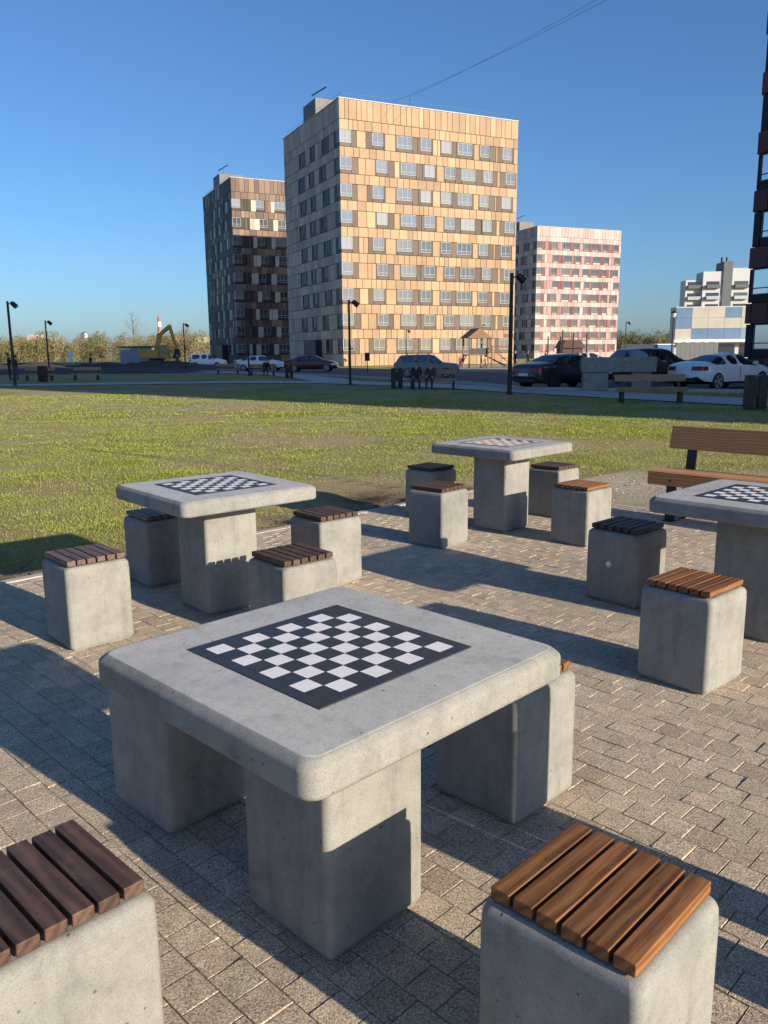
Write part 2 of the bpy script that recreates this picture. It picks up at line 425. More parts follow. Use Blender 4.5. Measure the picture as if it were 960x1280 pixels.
def cover(x, y):
    """green cover, sand and dark soil at a place of the lawn"""
    a = noise.noise(Vector((x * 0.33, y * 0.40, 3.1))); b = noise.noise(Vector((x * 0.95, y * 1.1, 8.2))); c = noise.noise(Vector((x * 2.6, y * 2.6, 1.7)))
    g = 0.50 + 0.85 * a + 0.55 * b + 0.25 * c
    u, w_ = uw(x, y)
    de_l, de_r = U_EDGE - u, w_ - W_EDGE
    sand = soil = 0.0
    if de_l > 0 and w_ < W_EDGE + 0.4:
        soil = max(0, min(1, 1.5 - 1.5 * de_l / max(0.2, 0.62 + 0.45 * b + 0.35 * c)))
    if de_r > 0:
        sand = max(0, min(1, 1.35 - abs(de_r - 1.3) / max(0.4, 1.35 + 0.8 * b + 0.5 * c))) if u > U_EDGE + 0.3 else 0
        d0 = max(0, 1 - de_r / 0.25); sand = max(sand * (1 - d0), 0); soil = max(soil, 0.4 * d0)
    if y < 14 and x < 2:
        d = seg_dist(x, y, FURROW)
        soil = max(soil, 0.95 * max(0, 1 - d / (0.09 + 0.03 * c)))
    hole = math.hypot(x + 0.15, y - 8.75)
    soil = max(soil, 1.2 * max(0, 1 - hole / 0.75))
    g = g * (1 - min(1, 1.1 * sand)) * (1 - min(1, 1.2 * soil))
    return max(0, min(1, g)), min(1, sand), min(1, soil)

def spaced(lo, hi, fine0, fine1, step, grow=1.35):
    a = list(np.arange(fine0, fine1 + 1e-6, step)); s_ = step
    while a[-1] < hi: s_ *= grow; a.append(a[-1] + s_)
    s_ = step; pre = []; x = fine0
    while x > lo: s_ *= grow; x -= s_; pre.append(x)
    return np.array(pre[::-1] + a)
def build_ground():
    xs = spaced(-1500, 1500, -15, 13, 0.18); ys = spaced(-300, 2600, 4.0, 32, 0.18)
    nx, ny = len(xs), len(ys); V = np.zeros((nx * ny, 3)); C = np.ones((nx * ny, 4), dtype=np.float32)
    i = 0
    for y in ys:
        for x in xs:
            far = max(abs(x) / 16, y / 32)
            z = -0.025
            if in_plaza(x, y, 0.02): z = -0.06
            elif far < 1.05:
                z += 0.012 * noise.noise(Vector((x * 1.7, y * 1.7, 0))) * max(0, 1.05 - far) * 3
                if y < 24: z += 0.014 * noise.noise(Vector((x * 5, y * 5, 4)))
                z = min(z, -0.006)
            if far < 1.6:
                g, s_, d = cover(x, y)
                if d > 0.5 and not in_plaza(x, y, 0.02): z -= 0.05 * (d - 0.5)
            else: g, s_, d = 0.55, 0, 0
            V[i] = (x, y, z); C[i, :3] = (g, s_, d); i += 1
    idx = np.arange(nx * ny).reshape(ny, nx)
    Fq = np.stack([idx[:-1, :-1], idx[:-1, 1:], idx[1:, 1:], idx[1:, :-1]], -1).reshape(-1, 4)
    me = bpy.data.meshes.new('ground'); me.from_pydata(V.tolist(), [], Fq.tolist())
    ca = me.color_attributes.new('Col', 'FLOAT_COLOR', 'POINT'); ca.data.foreach_set('color', C.ravel())
    me.materials.append(MT['ground'])
    me.polygons.foreach_set('use_smooth', [True] * len(me.polygons))
    tag(link('ground', me), kind='structure')
build_ground()

def strip(name, left, right, z, mat):
    """sheet between two edges"""
    mb = MB()
    for k in range(len(left) - 1):
        mb.quad((*left[k], z), (*right[k], z), (*right[k + 1], z), (*left[k + 1], z))
    return tag(mb.obj(name, mat), kind='structure')
def offset(P, d):
    o = []
    for i, p in enumerate(P):
        a = Vector(P[max(i - 1, 0)]); b = Vector(P[min(i + 1, len(P) - 1)])
        t = (b - a).normalized(); o.append((p[0] - t.y * d, p[1] + t.x * d))
    return o
strip('path', offset(PATH, -1.6), offset(PATH, 1.6), 0.004, MT['path'])
strip('path', offset(BRANCH, -1.3), offset(BRANCH, 1.3), 0.008, MT['path'])
strip('road', ROAD_N, ROAD_F, 0.0, MT['asphalt'])
for E_ in (ROAD_N, ROAD_F):
    mb = MB(); a, b = offset(E_, -0.08), offset(E_, 0.08)
    for k in range(len(a) - 1):
        mb.hexa([(*a[k], -0.02), (*b[k], -0.02), (*b[k + 1], -0.02), (*a[k + 1], -0.02), (*a[k], 0.11), (*b[k], 0.11), (*b[k + 1], 0.11), (*a[k + 1], 0.11)])
    tag(mb.obj('kerb', MT['kerb']), kind='structure')
strip('playground_surface', [(6.5, 71), (27, 66)], [(3.0, 96), (24, 104)], 0.002, MT['play'])
# parking bay lines
mb = MB()
for k in range(4):
    c0 = Vector((9.2 + 2.55 * k * 0.82, 33.1 - 2.55 * k * 0.57, 0)); d_ = Vector((0.57, 0.82, 0)).normalized() * 0
    h_ = Vector((math.cos(R(35)), math.sin(R(35)), 0)); n_ = Vector((-h_.y, h_.x, 0)) * 0.05
    mb.quad(*[tuple(q + Vector((0, 0, 0.004))) for q in (c0 - n_, c0 + h_ * 5 - n_, c0 + h_ * 5 + n_, c0 + n_)])
tag(mb.obj('road_marking', MT['white_paint']), kind='structure')

# ------------------------------------------------------------------ plaza paving
def build_paving():
    mb = MB(); PL, PW = 0.1035, 0.1059; J = 0.0026; BV = 0.0018
    rnd = random.Random(3)
    w0 = 0.918; u0 = -1.548 + PL / 2
    k0 = int((W_MIN - w0) / PW) - 1
    k = k0
    while True:
        wa = w0 + k * PW; wb_ = wa + PW; k += 1
        if wa > W_EDGE - 0.03: break
        wb_ = min(wb_, W_EDGE)
        off = u0 + (PL / 2 if k % 2 else 0)
        m = int((U_EDGE - off) / PL) - 1
        while True:
            ua = off + m * PL; ub = ua + PL; m += 1
            if ua > U_MAX: break
            if ub < U_EDGE + 0.02: continue
            ua = max(ua, U_EDGE)
            t = rnd.random(); v_ = 1 + rnd.gauss(0, 0.065)
            base = (0.53, 0.447, 0.345) if t < 0.7 else ((0.52, 0.425, 0.33) if t < 0.88 else (0.50, 0.44, 0.335))
            mb.col = tuple(max(0.02, c * v_) for c in base)
            dz = rnd.gauss(0, 0.0007); tx, ty = rnd.gauss(0, 0.0007), rnd.gauss(0, 0.0007)
            a0, a1, b0, b1 = ua + J / 2, ub - J / 2, wa + J / 2, wb_ - J / 2
            lo_ = [(*xy(p, q), -0.02) for p, q in ((a0, b0), (a1, b0), (a1, b1), (a0, b1))]
            md = [(*xy(p, q), -BV + dz) for p, q in ((a0, b0), (a1, b0), (a1, b1), (a0, b1))]
            tp = [(*xy(p, q), dz + tx * sx + ty * sy) for p, q, sx, sy in ((a0 + BV, b0 + BV, -1, -1), (a1 - BV, b0 + BV, 1, -1), (a1 - BV, b1 - BV, 1, 1), (a0 + BV, b1 - BV, -1, 1))]
            i = len(mb.v); mb.v += lo_ + md + tp
            mb.face((i + 8, i + 9, i + 10, i + 11))
            for q in range(4):
                r_ = (q + 1) % 4
                mb.face((i + q, i + r_, i + 4 + r_, i + 4 + q)); mb.face((i + 4 + q, i + 4 + r_, i + 8 + r_, i + 8 + q))
    tag(mb.obj('plaza_paving', MT['paver']), kind='structure')
    mb = MB(); mb.quad(*[(*xy(p, q), -0.0095) for p, q in ((U_EDGE, W_MIN), (U_MAX, W_MIN), (U_MAX, W_EDGE), (U_EDGE, W_EDGE))])
    tag(mb.obj('plaza_bed', MT['joint']), kind='structure')
    mb = MB(); rnd = random.Random(8)
    def kerb_line(p, q, n):
        p, q = Vector(p), Vector(q); d = (q - p) / n; nn = Vector((-d.y, d.x, 0)).normalized() * 0.04
        for k in range(n):
            a = p + d * k + d.normalized() * 0.003; b = p + d * (k + 1) - d.normalized() * 0.003
            z = 0.004 + rnd.gauss(0, 0.002)
            mb.hexa([(*(a + nn).xy, -0.05), (*(a - nn).xy, -0.05), (*(b - nn).xy, -0.05), (*(b + nn).xy, -0.05), (*(a + nn).xy, z), (*(a - nn).xy, z), (*(b - nn).xy, z), (*(b + nn).xy, z)][::1])
    kerb_line((*xy(U_EDGE - 0.045, W_MIN), 0), (*xy(U_EDGE - 0.045, W_EDGE + 0.09), 0), 9)
    kerb_line((*xy(U_EDGE, W_EDGE + 0.045), 0), (*xy(U_MAX, W_EDGE + 0.045), 0), 9)
    o = mb.obj('plaza_kerb', MT['kerb'], bevel=0.006)
    bm = bmesh.new(); bm.from_mesh(o.data); bmesh.ops.recalc_face_normals(bm, faces=bm.faces); bm.to_mesh(o.data); bm.free()
    tag(o, kind='structure')
build_paving()

# ------------------------------------------------------------------ grass, rubble
def build_grass():
    rnd = random.Random(11); V = []; Fc = []; C = []
    bands = ((4.6, 9, 4200, 0.0048, 0.022), (9, 13, 1900, 0.0068, 0.024), (13, 20, 760, 0.011, 0.026), (20, 33, 180, 0.022, 0.034))
    for y0, y1, dens, bw, bh in bands:
        x0, x1 = -0.60 * y1 - 2.6, 0.55 * y1 + 2.6
        n = int((y1 - y0) * (x1 - x0) * dens)
        for _ in range(n):
            y = rnd.uniform(y0, y1); x = rnd.uniform(x0, x1)
            if x < -0.56 * y - 2.4 or x > 0.52 * y + 2.4 or in_plaza(x, y, 0.1): continue
            if y > 20 and seg_dist(x, y, PATH) < 1.65: continue
            if y > 26 and x > 3 and y - 33.8 > -0.55 * (x - 6): continue
            g, s_, d = cover(x, y)
            if s_ > 0.5 and rnd.random() < 0.93: continue
            if rnd.random() > 0.10 + 1.05 * g - 0.8 * d: continue
            a = rnd.uniform(0, 6.283); h = bh * rnd.uniform(0.45, 1.25) * (0.55 + 0.6 * g); ww = bw * rnd.uniform(0.6, 1.3)
            ln = rnd.uniform(0.2, 0.9) * h; la = rnd.uniform(0, 6.283)
            i = len(V); zb = -0.02
            ca, sa = math.cos(a) * ww / 2, math.sin(a) * ww / 2
            tx, ty = x + ln * math.cos(la), y + ln * math.sin(la)
            if max(abs(x) / 16, y / 32) < 0.9: zb += 0.02 * noise.noise(Vector((x * 1.7, y * 1.7, 0)))
            V += [(x - ca, y - sa, zb), (x + ca, y + sa, zb), (tx, ty, zb + h)]
            Fc.append((i, i + 1, i + 2))
            dry = rnd.random() > 0.50 + 0.5 * g
            k = rnd.uniform(0.75, 1.25)
            c = (0.54 * k, 0.46 * k, 0.21 * k) if dry else (0.345 * k, 0.40 * k, 0.075 * k)
            C.append(c)
    me = bpy.data.meshes.new('grass'); me.from_pydata(V, [], Fc); me.materials.append(MT['blade'])
    ca = me.color_attributes.new('Col', 'FLOAT_COLOR', 'CORNER'); arr = np.ones((len(Fc) * 3, 4), dtype=np.float32)
    arr[:, :3] = np.repeat(np.array(C, dtype=np.float32), 3, axis=0); ca.data.foreach_set('color', arr.ravel())
    tag(link('grass', me), 'short patchy lawn grass with dry brown spots between plaza and path', kind='stuff')
build_grass()
def build_rubble():
    mb = MB(); rnd = random.Random(5)
    for k in range(1500):
        if k < 1000:
            u = rnd.uniform(U_EDGE + 0.3, 0.8); de = abs(rnd.gauss(1.2, 0.7)) + 0.1; x, y = xy(u, W_EDGE + de)
            v_ = rnd.uniform(0.5, 1.2); mb.col = (0.38 * v_, 0.33 * v_, 0.26 * v_)
        else:
            w_ = rnd.uniform(1.2, W_EDGE); de = abs(rnd.gauss(0.0, 0.28)) + 0.1; x, y = xy(U_EDGE - de, w_)
            v_ = rnd.uniform(0.4, 1.1); mb.col = (0.13 * v_, 0.10 * v_, 0.075 * v_)
        r_ = min(0.014, abs(rnd.gauss(0.0, 0.005)) + 0.003)
        mb.ball((x, y, -0.02 + r_ * 0.3), r_, 1, 0.35, (1.2, 0.9, 0.7), k)
    tag(mb.obj('rubble', MT['stone']), 'small stones and soil clods strewn along the edge of the paving', kind='stuff')
build_rubble()

# ------------------------------------------------------------------ chess tables and stools
def slab_mesh():
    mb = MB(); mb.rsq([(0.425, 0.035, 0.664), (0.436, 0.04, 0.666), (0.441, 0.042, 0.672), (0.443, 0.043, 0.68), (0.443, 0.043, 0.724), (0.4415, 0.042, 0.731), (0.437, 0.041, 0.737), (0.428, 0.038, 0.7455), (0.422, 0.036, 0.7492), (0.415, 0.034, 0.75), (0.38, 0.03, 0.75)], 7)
    me = mb.mesh('table_top', [MT['concrete'], MT['concrete_top_sunlit']], 40)
    for p in me.polygons: p.material_index = 1 if p.center.z > 0.7475 else 0     # smoother upper face, its sunlit brightness put into a lighter colour
    return me
def ped_mesh():
    mb = MB(); mb.rsq([(0.162, 0.018, 0.0), (0.162, 0.018, 0.010), (0.171, 0.021, 0.013), (0.1755, 0.022, 0.020), (0.176, 0.022, 0.03), (0.176, 0.022, 0.665)], 6)
    return mb.mesh('pedestal', [MT['concrete']], 40)
def board_mesh(pal):
    mb = MB(); H_, t = 0.264, 0.7535; c = (2 * H_ - 0.064) / 8; a0 = -4 * c
    # border frame, mitred at the corners
    mb.mi = 0
    B = [(-H_, -H_), (H_, -H_), (H_, H_), (-H_, H_)]; I = [(a0, a0), (-a0, a0), (-a0, -a0), (a0, -a0)]
    for k in range(4):
        j = (k + 1) % 4; gx = Vector((*B[k], 0)) - Vector((*B[j], 0)); gx = gx.normalized() * 0.0006
        q = [(B[k][0], B[k][1], t), (B[j][0], B[j][1], t), (I[j][0], I[j][1], t), (I[k][0], I[k][1], t)]
        q = [tuple(Vector(p) + (-gx if n in (0, 3) else gx)) for n, p in enumerate(q)]
        mb.quad(*q)
        mb.quad((*B[k], 0.7475), (*B[j], 0.7475), (*B[j], t), (*B[k], t))
    mb.quad(*[(x, y, t - 0.0012) for x, y in B])
    for i in range(8):
        for j in range(8):
            g = 0.0009; x, y = a0 + i * c, a0 + j * c
            white = (i + j) % 2 == 1
            if pal == 'plain': mb.mi = 1 if white else 0
            else: mb.mi = (1 if i < 6 else 3) if not white else 2
            mb.quad((x + g, y + g, t), (x + c - g, y + g, t), (x + c - g, y + c - g, t), (x + g, y + c - g, t))
    if pal == 'plain': return mb.mesh('chessboard', [MT['tile_black'], MT['tile_white']])
    return mb.mesh('chessboard', [MT['tile_blue'], MT['tile_tan'], MT['tile_white'], MT['tile_black']])
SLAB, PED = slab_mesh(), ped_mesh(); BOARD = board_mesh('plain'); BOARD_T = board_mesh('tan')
def table(label, x, y, yaw, board=BOARD):
    t = thing('chess_table', label, 'table', (x, y, 0), yaw, 'concrete chess tables on the plaza')
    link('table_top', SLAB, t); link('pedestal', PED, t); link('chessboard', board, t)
    return t
def stool_mesh():
    mb = MB(); mb.rsq([(0.160, 0.018, 0.0), (0.162, 0.018, 0.008), (0.171, 0.021, 0.012), (0.1745, 0.022, 0.020), (0.175, 0.022, 0.03), (0.175, 0.022, 0.392), (0.1746, 0.022, 0.396), (0.1738, 0.022, 0.400), (0.1738, 0.022, 0.415), (0.1728, 0.022, 0.424), (0.1695, 0.022, 0.433), (0.164, 0.021, 0.4395), (0.157, 0.02, 0.4435), (0.150, 0.02, 0.445), (0.10, 0.02, 0.4455)], 7)
    return mb.mesh('block', [MT['concrete']], 40)
STOOL = stool_mesh()
def slat_mesh(m, seed):
    mb = MB(); mb.box(-0.157, 0.157, -0.0222, 0.0222, 0.450, 0.478)
    return mb.mesh('slat', [m], 50, 0.003, 2)
SLATS = {}
def stool(label, x, y, yaw, slat, turn=0, sticker=False):
    """turn=0: boards run along local x"""
    t = thing('concrete_stool', label, 'stool', (x, y, 0), yaw, 'concrete cube stools with slatted seats')
    link('block', STOOL, t)
    if slat not in SLATS: SLATS[slat] = slat_mesh(MT[slat], 0)
    rt = R(90) if turn else 0
    for k in range(6):
        p = -0.1325 + 0.053 * k
        o = link('slat', SLATS[slat], t, (0, p, 0) if not turn else (-p, 0, 0), rt)
        o.rotation_euler.z += random.uniform(-0.006, 0.006); o.location.z = random.uniform(-0.001, 0.0015)
    mb = MB()
    for q in (-0.105, 0.105): mb.box(q - 0.012, q + 0.012, -0.15, 0.15, 0.4445, 0.4512)
    link('rail', mb.mesh('rail', [MT['black_metal']]), t, (0, 0, 0), rt)
    if sticker:
        mb = MB(); mb.disc_cyl((-0.1752, 0.015, 0.245), (1, 0, 0), 0.017, 0.0016, 20); mb.mi = 1
        for k in range(7):
            a = R(200 + 20 * k); mb.disc_cyl((-0.1769, 0.015 + 0.010 * math.cos(a), 0.245 + 0.010 * math.sin(a)), (1, 0, 0), 0.0022, 0.0006, 8)
        for s_ in (-1, 1): mb.disc_cyl((-0.1769, 0.015 + 0.006 * s_, 0.250), (1, 0, 0), 0.0024, 0.0006, 8)
        mb.mi = 1
        mb.obj('sticker', [MT['white_paint'], MT['black_metal']], t)
    return t
TB = {1: (-0.146, 2.028, 0.789), 2: (-1.012, 4.807, 0.716), 3: (1.026, 6.995, 0.788), 4: (2.035, 4.265, 0.765)}
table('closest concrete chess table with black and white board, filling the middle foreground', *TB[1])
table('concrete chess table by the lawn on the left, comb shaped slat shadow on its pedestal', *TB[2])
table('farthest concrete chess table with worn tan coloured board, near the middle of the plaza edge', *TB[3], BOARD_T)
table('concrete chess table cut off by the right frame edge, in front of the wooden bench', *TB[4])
def around(k, side, r=0.815):
    x, y, a = TB[k]; d = {'e': 0, 'n': 90, 'w': 180, 's': 270}[side]   # e: far right, n: far left, w: near left, s: near right
    return x + r * math.cos(a + R(d)), y + r * math.sin(a + R(d)), a
stool('concrete stool with glossy orange brown slats at the bottom right of the photo', 0.425, 1.437, 0.80, 'slat_warm', 0)
stool('concrete stool with dark brown slats cut off by the bottom left corner of the photo', *around(1, 'w', 0.80)[:2], 0.80, 'slat_dark', 1)
stool('concrete stool half hidden under the left side of the closest chess table', -0.701, 2.589, 0.82, 'slat_dark', 0)
stool('concrete stool behind the right corner of the closest table, one orange slat end showing', 0.414, 2.623, 0.782, 'slat_warm', 1)
stool('sunlit concrete stool with faded brown slats left of the lawn side table, beside the grass', -1.616, 4.248, 0.735, 'slat_grey', 1)
stool('shaded concrete stool tucked behind the left end of the lawn side table', *around(2, 'n', 0.80)[:2], 0.73, 'slat_grey', 1)
stool('dark slatted concrete stool just behind the back corner of the closest table', *around(2, 's', 0.79)[:2], 0.72, 'slat_dark', 1)
stool('concrete stool with dark slats behind the right end of the lawn side table', *around(2, 'e', 0.82)[:2], 0.72, 'slat_dark', 1)
stool('concrete stool with brown slats standing left in front of the farthest table', 0.439, 6.419, 0.84, 'slat_dark', 1)
stool('dark shaded concrete stool at the far left of the farthest table, against the grass', *around(3, 'n', 0.82)[:2], 0.79, 'slat_black', 1)
stool('concrete stool with orange brown slats at the right front of the farthest table', *around(3, 's', 0.80)[:2], 0.75, 'slat_warm', 0)
stool('concrete stool behind the right side of the farthest table with sunlit right face', *around(3, 'e', 0.82)[:2], 0.79, 'slat_dark', 1)
stool('sunlit concrete stool with orange brown slats in front of the right hand table', 1.435, 3.619, 0.722, 'slat_warm', 0)
stool('shaded concrete stool with black slats and a small round white sticker', 1.50, 4.88, 0.74, 'slat_black', 0, True)

# ------------------------------------------------------------------ benches
def bench(label, x, y, rz, L=2.0, mat='bench_wood', legs=(0.09, 0.91), group=None):
    """faces local -y; seat spans local x 0..L"""
    t = thing('park_bench', label, 'bench', (x, y, 0), rz, group or 'wooden park benches')
    m = MT[mat]
    mb = MB(); mb.box(0, L, -0.02, 0.085, 0.325, 0.445); mb.obj('seat_beam', m, t, 40, 0.005)
    for y0 in (0.091, 0.222):
        mb = MB(); mb.box(0, L, y0, y0 + 0.126, 0.40, 0.443); mb.obj('seat_plank', m, t, 40, 0.005)
    mt_ = Matrix.Translation((0, 0.405, 0.72)) @ Matrix.Rotation(R(-12), 4, 'X')
    mb = MB(); mb.box(0, L, -0.02, 0.02, -0.105, 0.105, mt_); mb.obj('backrest', m, t, 40, 0.005)
    for f in legs:
        x0 = L * f
        mb = MB(); mb.box(x0 - 0.045, x0 + 0.045, 0.345, 0.362, 0.0, 0.405)
        mb.hexa([(x0 - 0.045, 0.365, 0.30), (x0 + 0.045, 0.365, 0.30), (x0 + 0.045, 0.382, 0.30), (x0 - 0.045, 0.382, 0.30), (x0 - 0.045, 0.432, 0.80), (x0 + 0.045, 0.432, 0.80), (x0 + 0.045, 0.449, 0.80), (x0 - 0.045, 0.449, 0.80)])
        mb.obj('post', MT['black_metal'], t)
        mb = MB(); mb.box(x0 - 0.045, x0 + 0.045, 0.03, 0.045, 0.008, 0.325); mb.box(x0 - 0.05, x0 + 0.05, 0.0, 0.40, 0.0, 0.008); mb.box(x0 - 0.04, x0 + 0.04, 0.09, 0.34, 0.375, 0.398)
        mb.obj('leg', MT['black_metal'], t)
    mb = MB()
    for f in legs: mb.disc_cyl((L * f + 0.01, -0.021, 0.375), (0, 1, 0), 0.012, 0.003, 12)
    mb.obj('bolt', MT['black_metal'], t)
    return t
bench('big brown wooden bench on the plaza edge behind the right hand chess table', 2.42, 7.33, R(-46), 2.3)
bench('pale wooden bench beside the path in front of the grey concrete block', 7.0, 24.5, R(-4), 2.1, 'bench_wood_far')
bench('wooden bench by the path with two people, in front of the grey estate car', 1.05, 35.5, R(-3), 2.2, 'bench_wood_far')
bench('wooden bench with one seated person in front of the white sedan', -9.8, 60.0, R(-3), 2.0, 'bench_wood_far')
bench('small distant empty bench in front of the white SUV', -13.4, 66.0, R(0), 1.9, 'bench_wood_far')
bench('bench left of the dark litter bin near the standing couple', -23.0, 52.6, R(2), 1.9, 'bench_wood_far')
bench('bench right of the dark litter bin near the dug up earth', -20.0, 52.8, R(0), 1.8, 'bench_wood_far')

# ------------------------------------------------------------------ litter bins, lamps, concrete block
def bin_(label, x, y, rz, h=0.88):
    t = thing('litter_bin', label, 'litter bin', (x, y, 0), rz, 'dark litter bins along the path')
    for s_ in (-1, 1):
        mb = MB(); mb.box(s_ * 0.15 - 0.105, s_ * 0.15 + 0.105, -0.17, 0.17, 0.05, h); mb.obj('side_panel', MT['black_metal'], t, bevel=0.01)
    mb = MB(); mb.box(-0.24, 0.24, -0.16, 0.16, 0.0, 0.045); mb.obj('base', MT['black_metal'], t)
    mb = MB(); mb.box(-0.043, 0.043, -0.155, 0.155, 0.34, h - 0.18); mb.obj('liner', MT['black_metal'], t)
    return t
bin_('dark litter bin at the right frame edge below the white coupe', 9.7, 21.3, R(-10))
bin_('dark litter bin left of the bench with two people', 0.62, 36.3, R(0))
bin_('dark litter bin between the two benches on the far left', -20.9, 50.6, R(0), 0.95)
bin_('dark litter bin below the dark red car', -6.2, 54.6, R(0), 0.85)

def lamp(label, x, y, h, head='spot', rz=0.0, r=0.06):
    t = thing('street_lamp', label, 'street lamp', (x, y, 0), rz, 'slim dark street lamps')
    mb = MB(); mb.tube([(0, 0, 0), (0, 0, h)], [r * 1.15, r * 0.85], 12); mb.obj('pole', MT['black_metal'], t, 40)
    mb = MB(); mb.tube([(0, 0, 0), (0, 0, 0.04)], [0.14, 0.12], 12); mb.obj('foot_plate', MT['black_metal'], t, 40)
    if head == 'spot':
        mb = MB(); mb.bar((0, 0, h - 0.12), (0.22, 0, h - 0.16), 0.05, 0.05); mb.obj('arm', MT['black_metal'], t)
        mb = MB(); mb.tube([(0.18, 0, h - 0.06), (0.26, 0, h - 0.12), (0.46, 0, h - 0.30)], [0.07, 0.125, 0.135], 14); mb.obj('lamp_head', MT['black_metal'], t, 40)
        mb = MB(); mb.tube([(0.455, 0, h - 0.296), (0.462, 0, h - 0.302)], [0.11, 0.11], 14); mb.obj('lens', MT['lamp_clear'], t)
    else:
        mb = MB(); mb.tube([(0, 0, h), (0, 0, h + 0.12), (0, 0, h + 0.5)], [0.1, 0.2, 0.34], 12); mb.obj('lantern', MT['lamp_clear'], t, 40)
        mb = MB(); mb.tube([(0, 0, h + 0.5), (0, 0, h + 0.62), (0, 0, h + 0.75)], [0.42, 0.3, 0.04], 12); mb.obj('cap', MT['black_metal'], t, 40)
    return t
lamp('tall dark street lamp in front of the right edge of the orange apartment block', 4.65, 30.1, 4.3, r=0.075)
lamp('dark street lamp in front of the lit left corner of the orange apartment block', -1.65, 41.5, 4.15)
lamp('dark street lamp at the far left edge beside the standing couple', -19.75, 44.1, 4.4, r=0.07)
lamp('slim street lamp behind the earth mound left of the water tower', -25.9, 64, 4.25)
lamp('street lamp between the excavator and the dark apartment block', -18.9, 79, 4.5)
lamp('dark lamp standing before the dark brown apartment block near the white sedan', -9.75, 60, 4.0)
lamp('thin distant lamp in front of the ground floor of the orange apartment block', 2.75, 96, 4.2)
lamp('distant lamp at the right corner of the pink and white block', 26.4, 90, 4.7)
lamp('tall lantern topped lamp left of the blue and white shopping centre', 34.3, 98, 5.4, 'lantern', r=0.09)

t = thing('concrete_block', 'grey concrete slab on a concrete pier between the black sedan and the bench', 'concrete block', (7.92, 32.4, 0), R(-8))
mb = MB(); mb.box(0, 0.95, 0, 0.9, 0, 0.72); mb.obj('pier', MT['concrete_dark'], t, 40, 0.02)
mb = MB(); mb.box(-0.05, 2.75, -0.06, 0.96, 0.723, 1.30); mb.obj('slab', MT['concrete_dark'], t, 40, 0.02)
mb = MB(); mb.box(1.85, 2.6, 0.05, 0.85, 0, 0.72); mb.obj('pier', MT['concrete_dark'], t, 40, 0.02)

# ------------------------------------------------------------------ apartment blocks
def win_mesh(w_, h_, nm, frame, glass, transom=True):
    mb = MB(); f = 0.07; mb.mi = 0
    def b(x0, x1, z0, z1, y0=-0.03, y1=0.04): mb.box(x0, x1, y0, y1, z0, z1)
    b(0, f, 0, h_); b(w_ - f, w_, 0, h_); b(f, w_ - f, 0, f); b(f, w_ - f, h_ - f, h_)
    for k in range(1, nm + 1):
        x = w_ * k / (nm + 1); b(x - 0.035, x + 0.035, f, h_ - f, -0.02)
    if transom: b(f, w_ - f, h_ * 0.24, h_ * 0.24 + 0.06, -0.016)
    mb.mi = 1; mb.quad((f, 0.01, f), (w_ - f, 0.01, f), (w_ - f, 0.01, h_ - f), (f, 0.01, h_ - f))
    return mb.mesh('window', [frame, glass])
def corner_mesh(w1, w2, h_, frame, glass):
    """front part along +x, side part along +y from the corner at the origin"""
    mb = MB(); f = 0.07; mb.mi = 0
    mb.box(-0.02, 0.06, -0.02, 0.06, 0, h_)
    for z0, z1 in ((0, f), (h_ - f, h_), (h_ * 0.24, h_ * 0.24 + 0.06)):
        mb.box(0.06, w1, -0.012, 0.05, z0, z1); mb.box(-0.012, 0.05, 0.06, w2, z0, z1)
    for x in (w1 * 0.5, w1 - f): mb.box(x, x + f, -0.015, 0.045, f, h_ - f)
    for y in (w2 * 0.5, w2 - f): mb.box(-0.015, 0.045, y, y + f, f, h_ - f)
    mb.mi = 1
    mb.quad((0.06, 0.02, f), (w1 - f, 0.02, f), (w1 - f, 0.02, h_ - f), (0.06, 0.02, h_ - f))
    mb.quad((0.02, w2 - f, f), (0.02, 0.06, f), (0.02, 0.06, h_ - f), (0.02, w2 - f, h_ - f))
    return mb.mesh('window', [frame, glass])

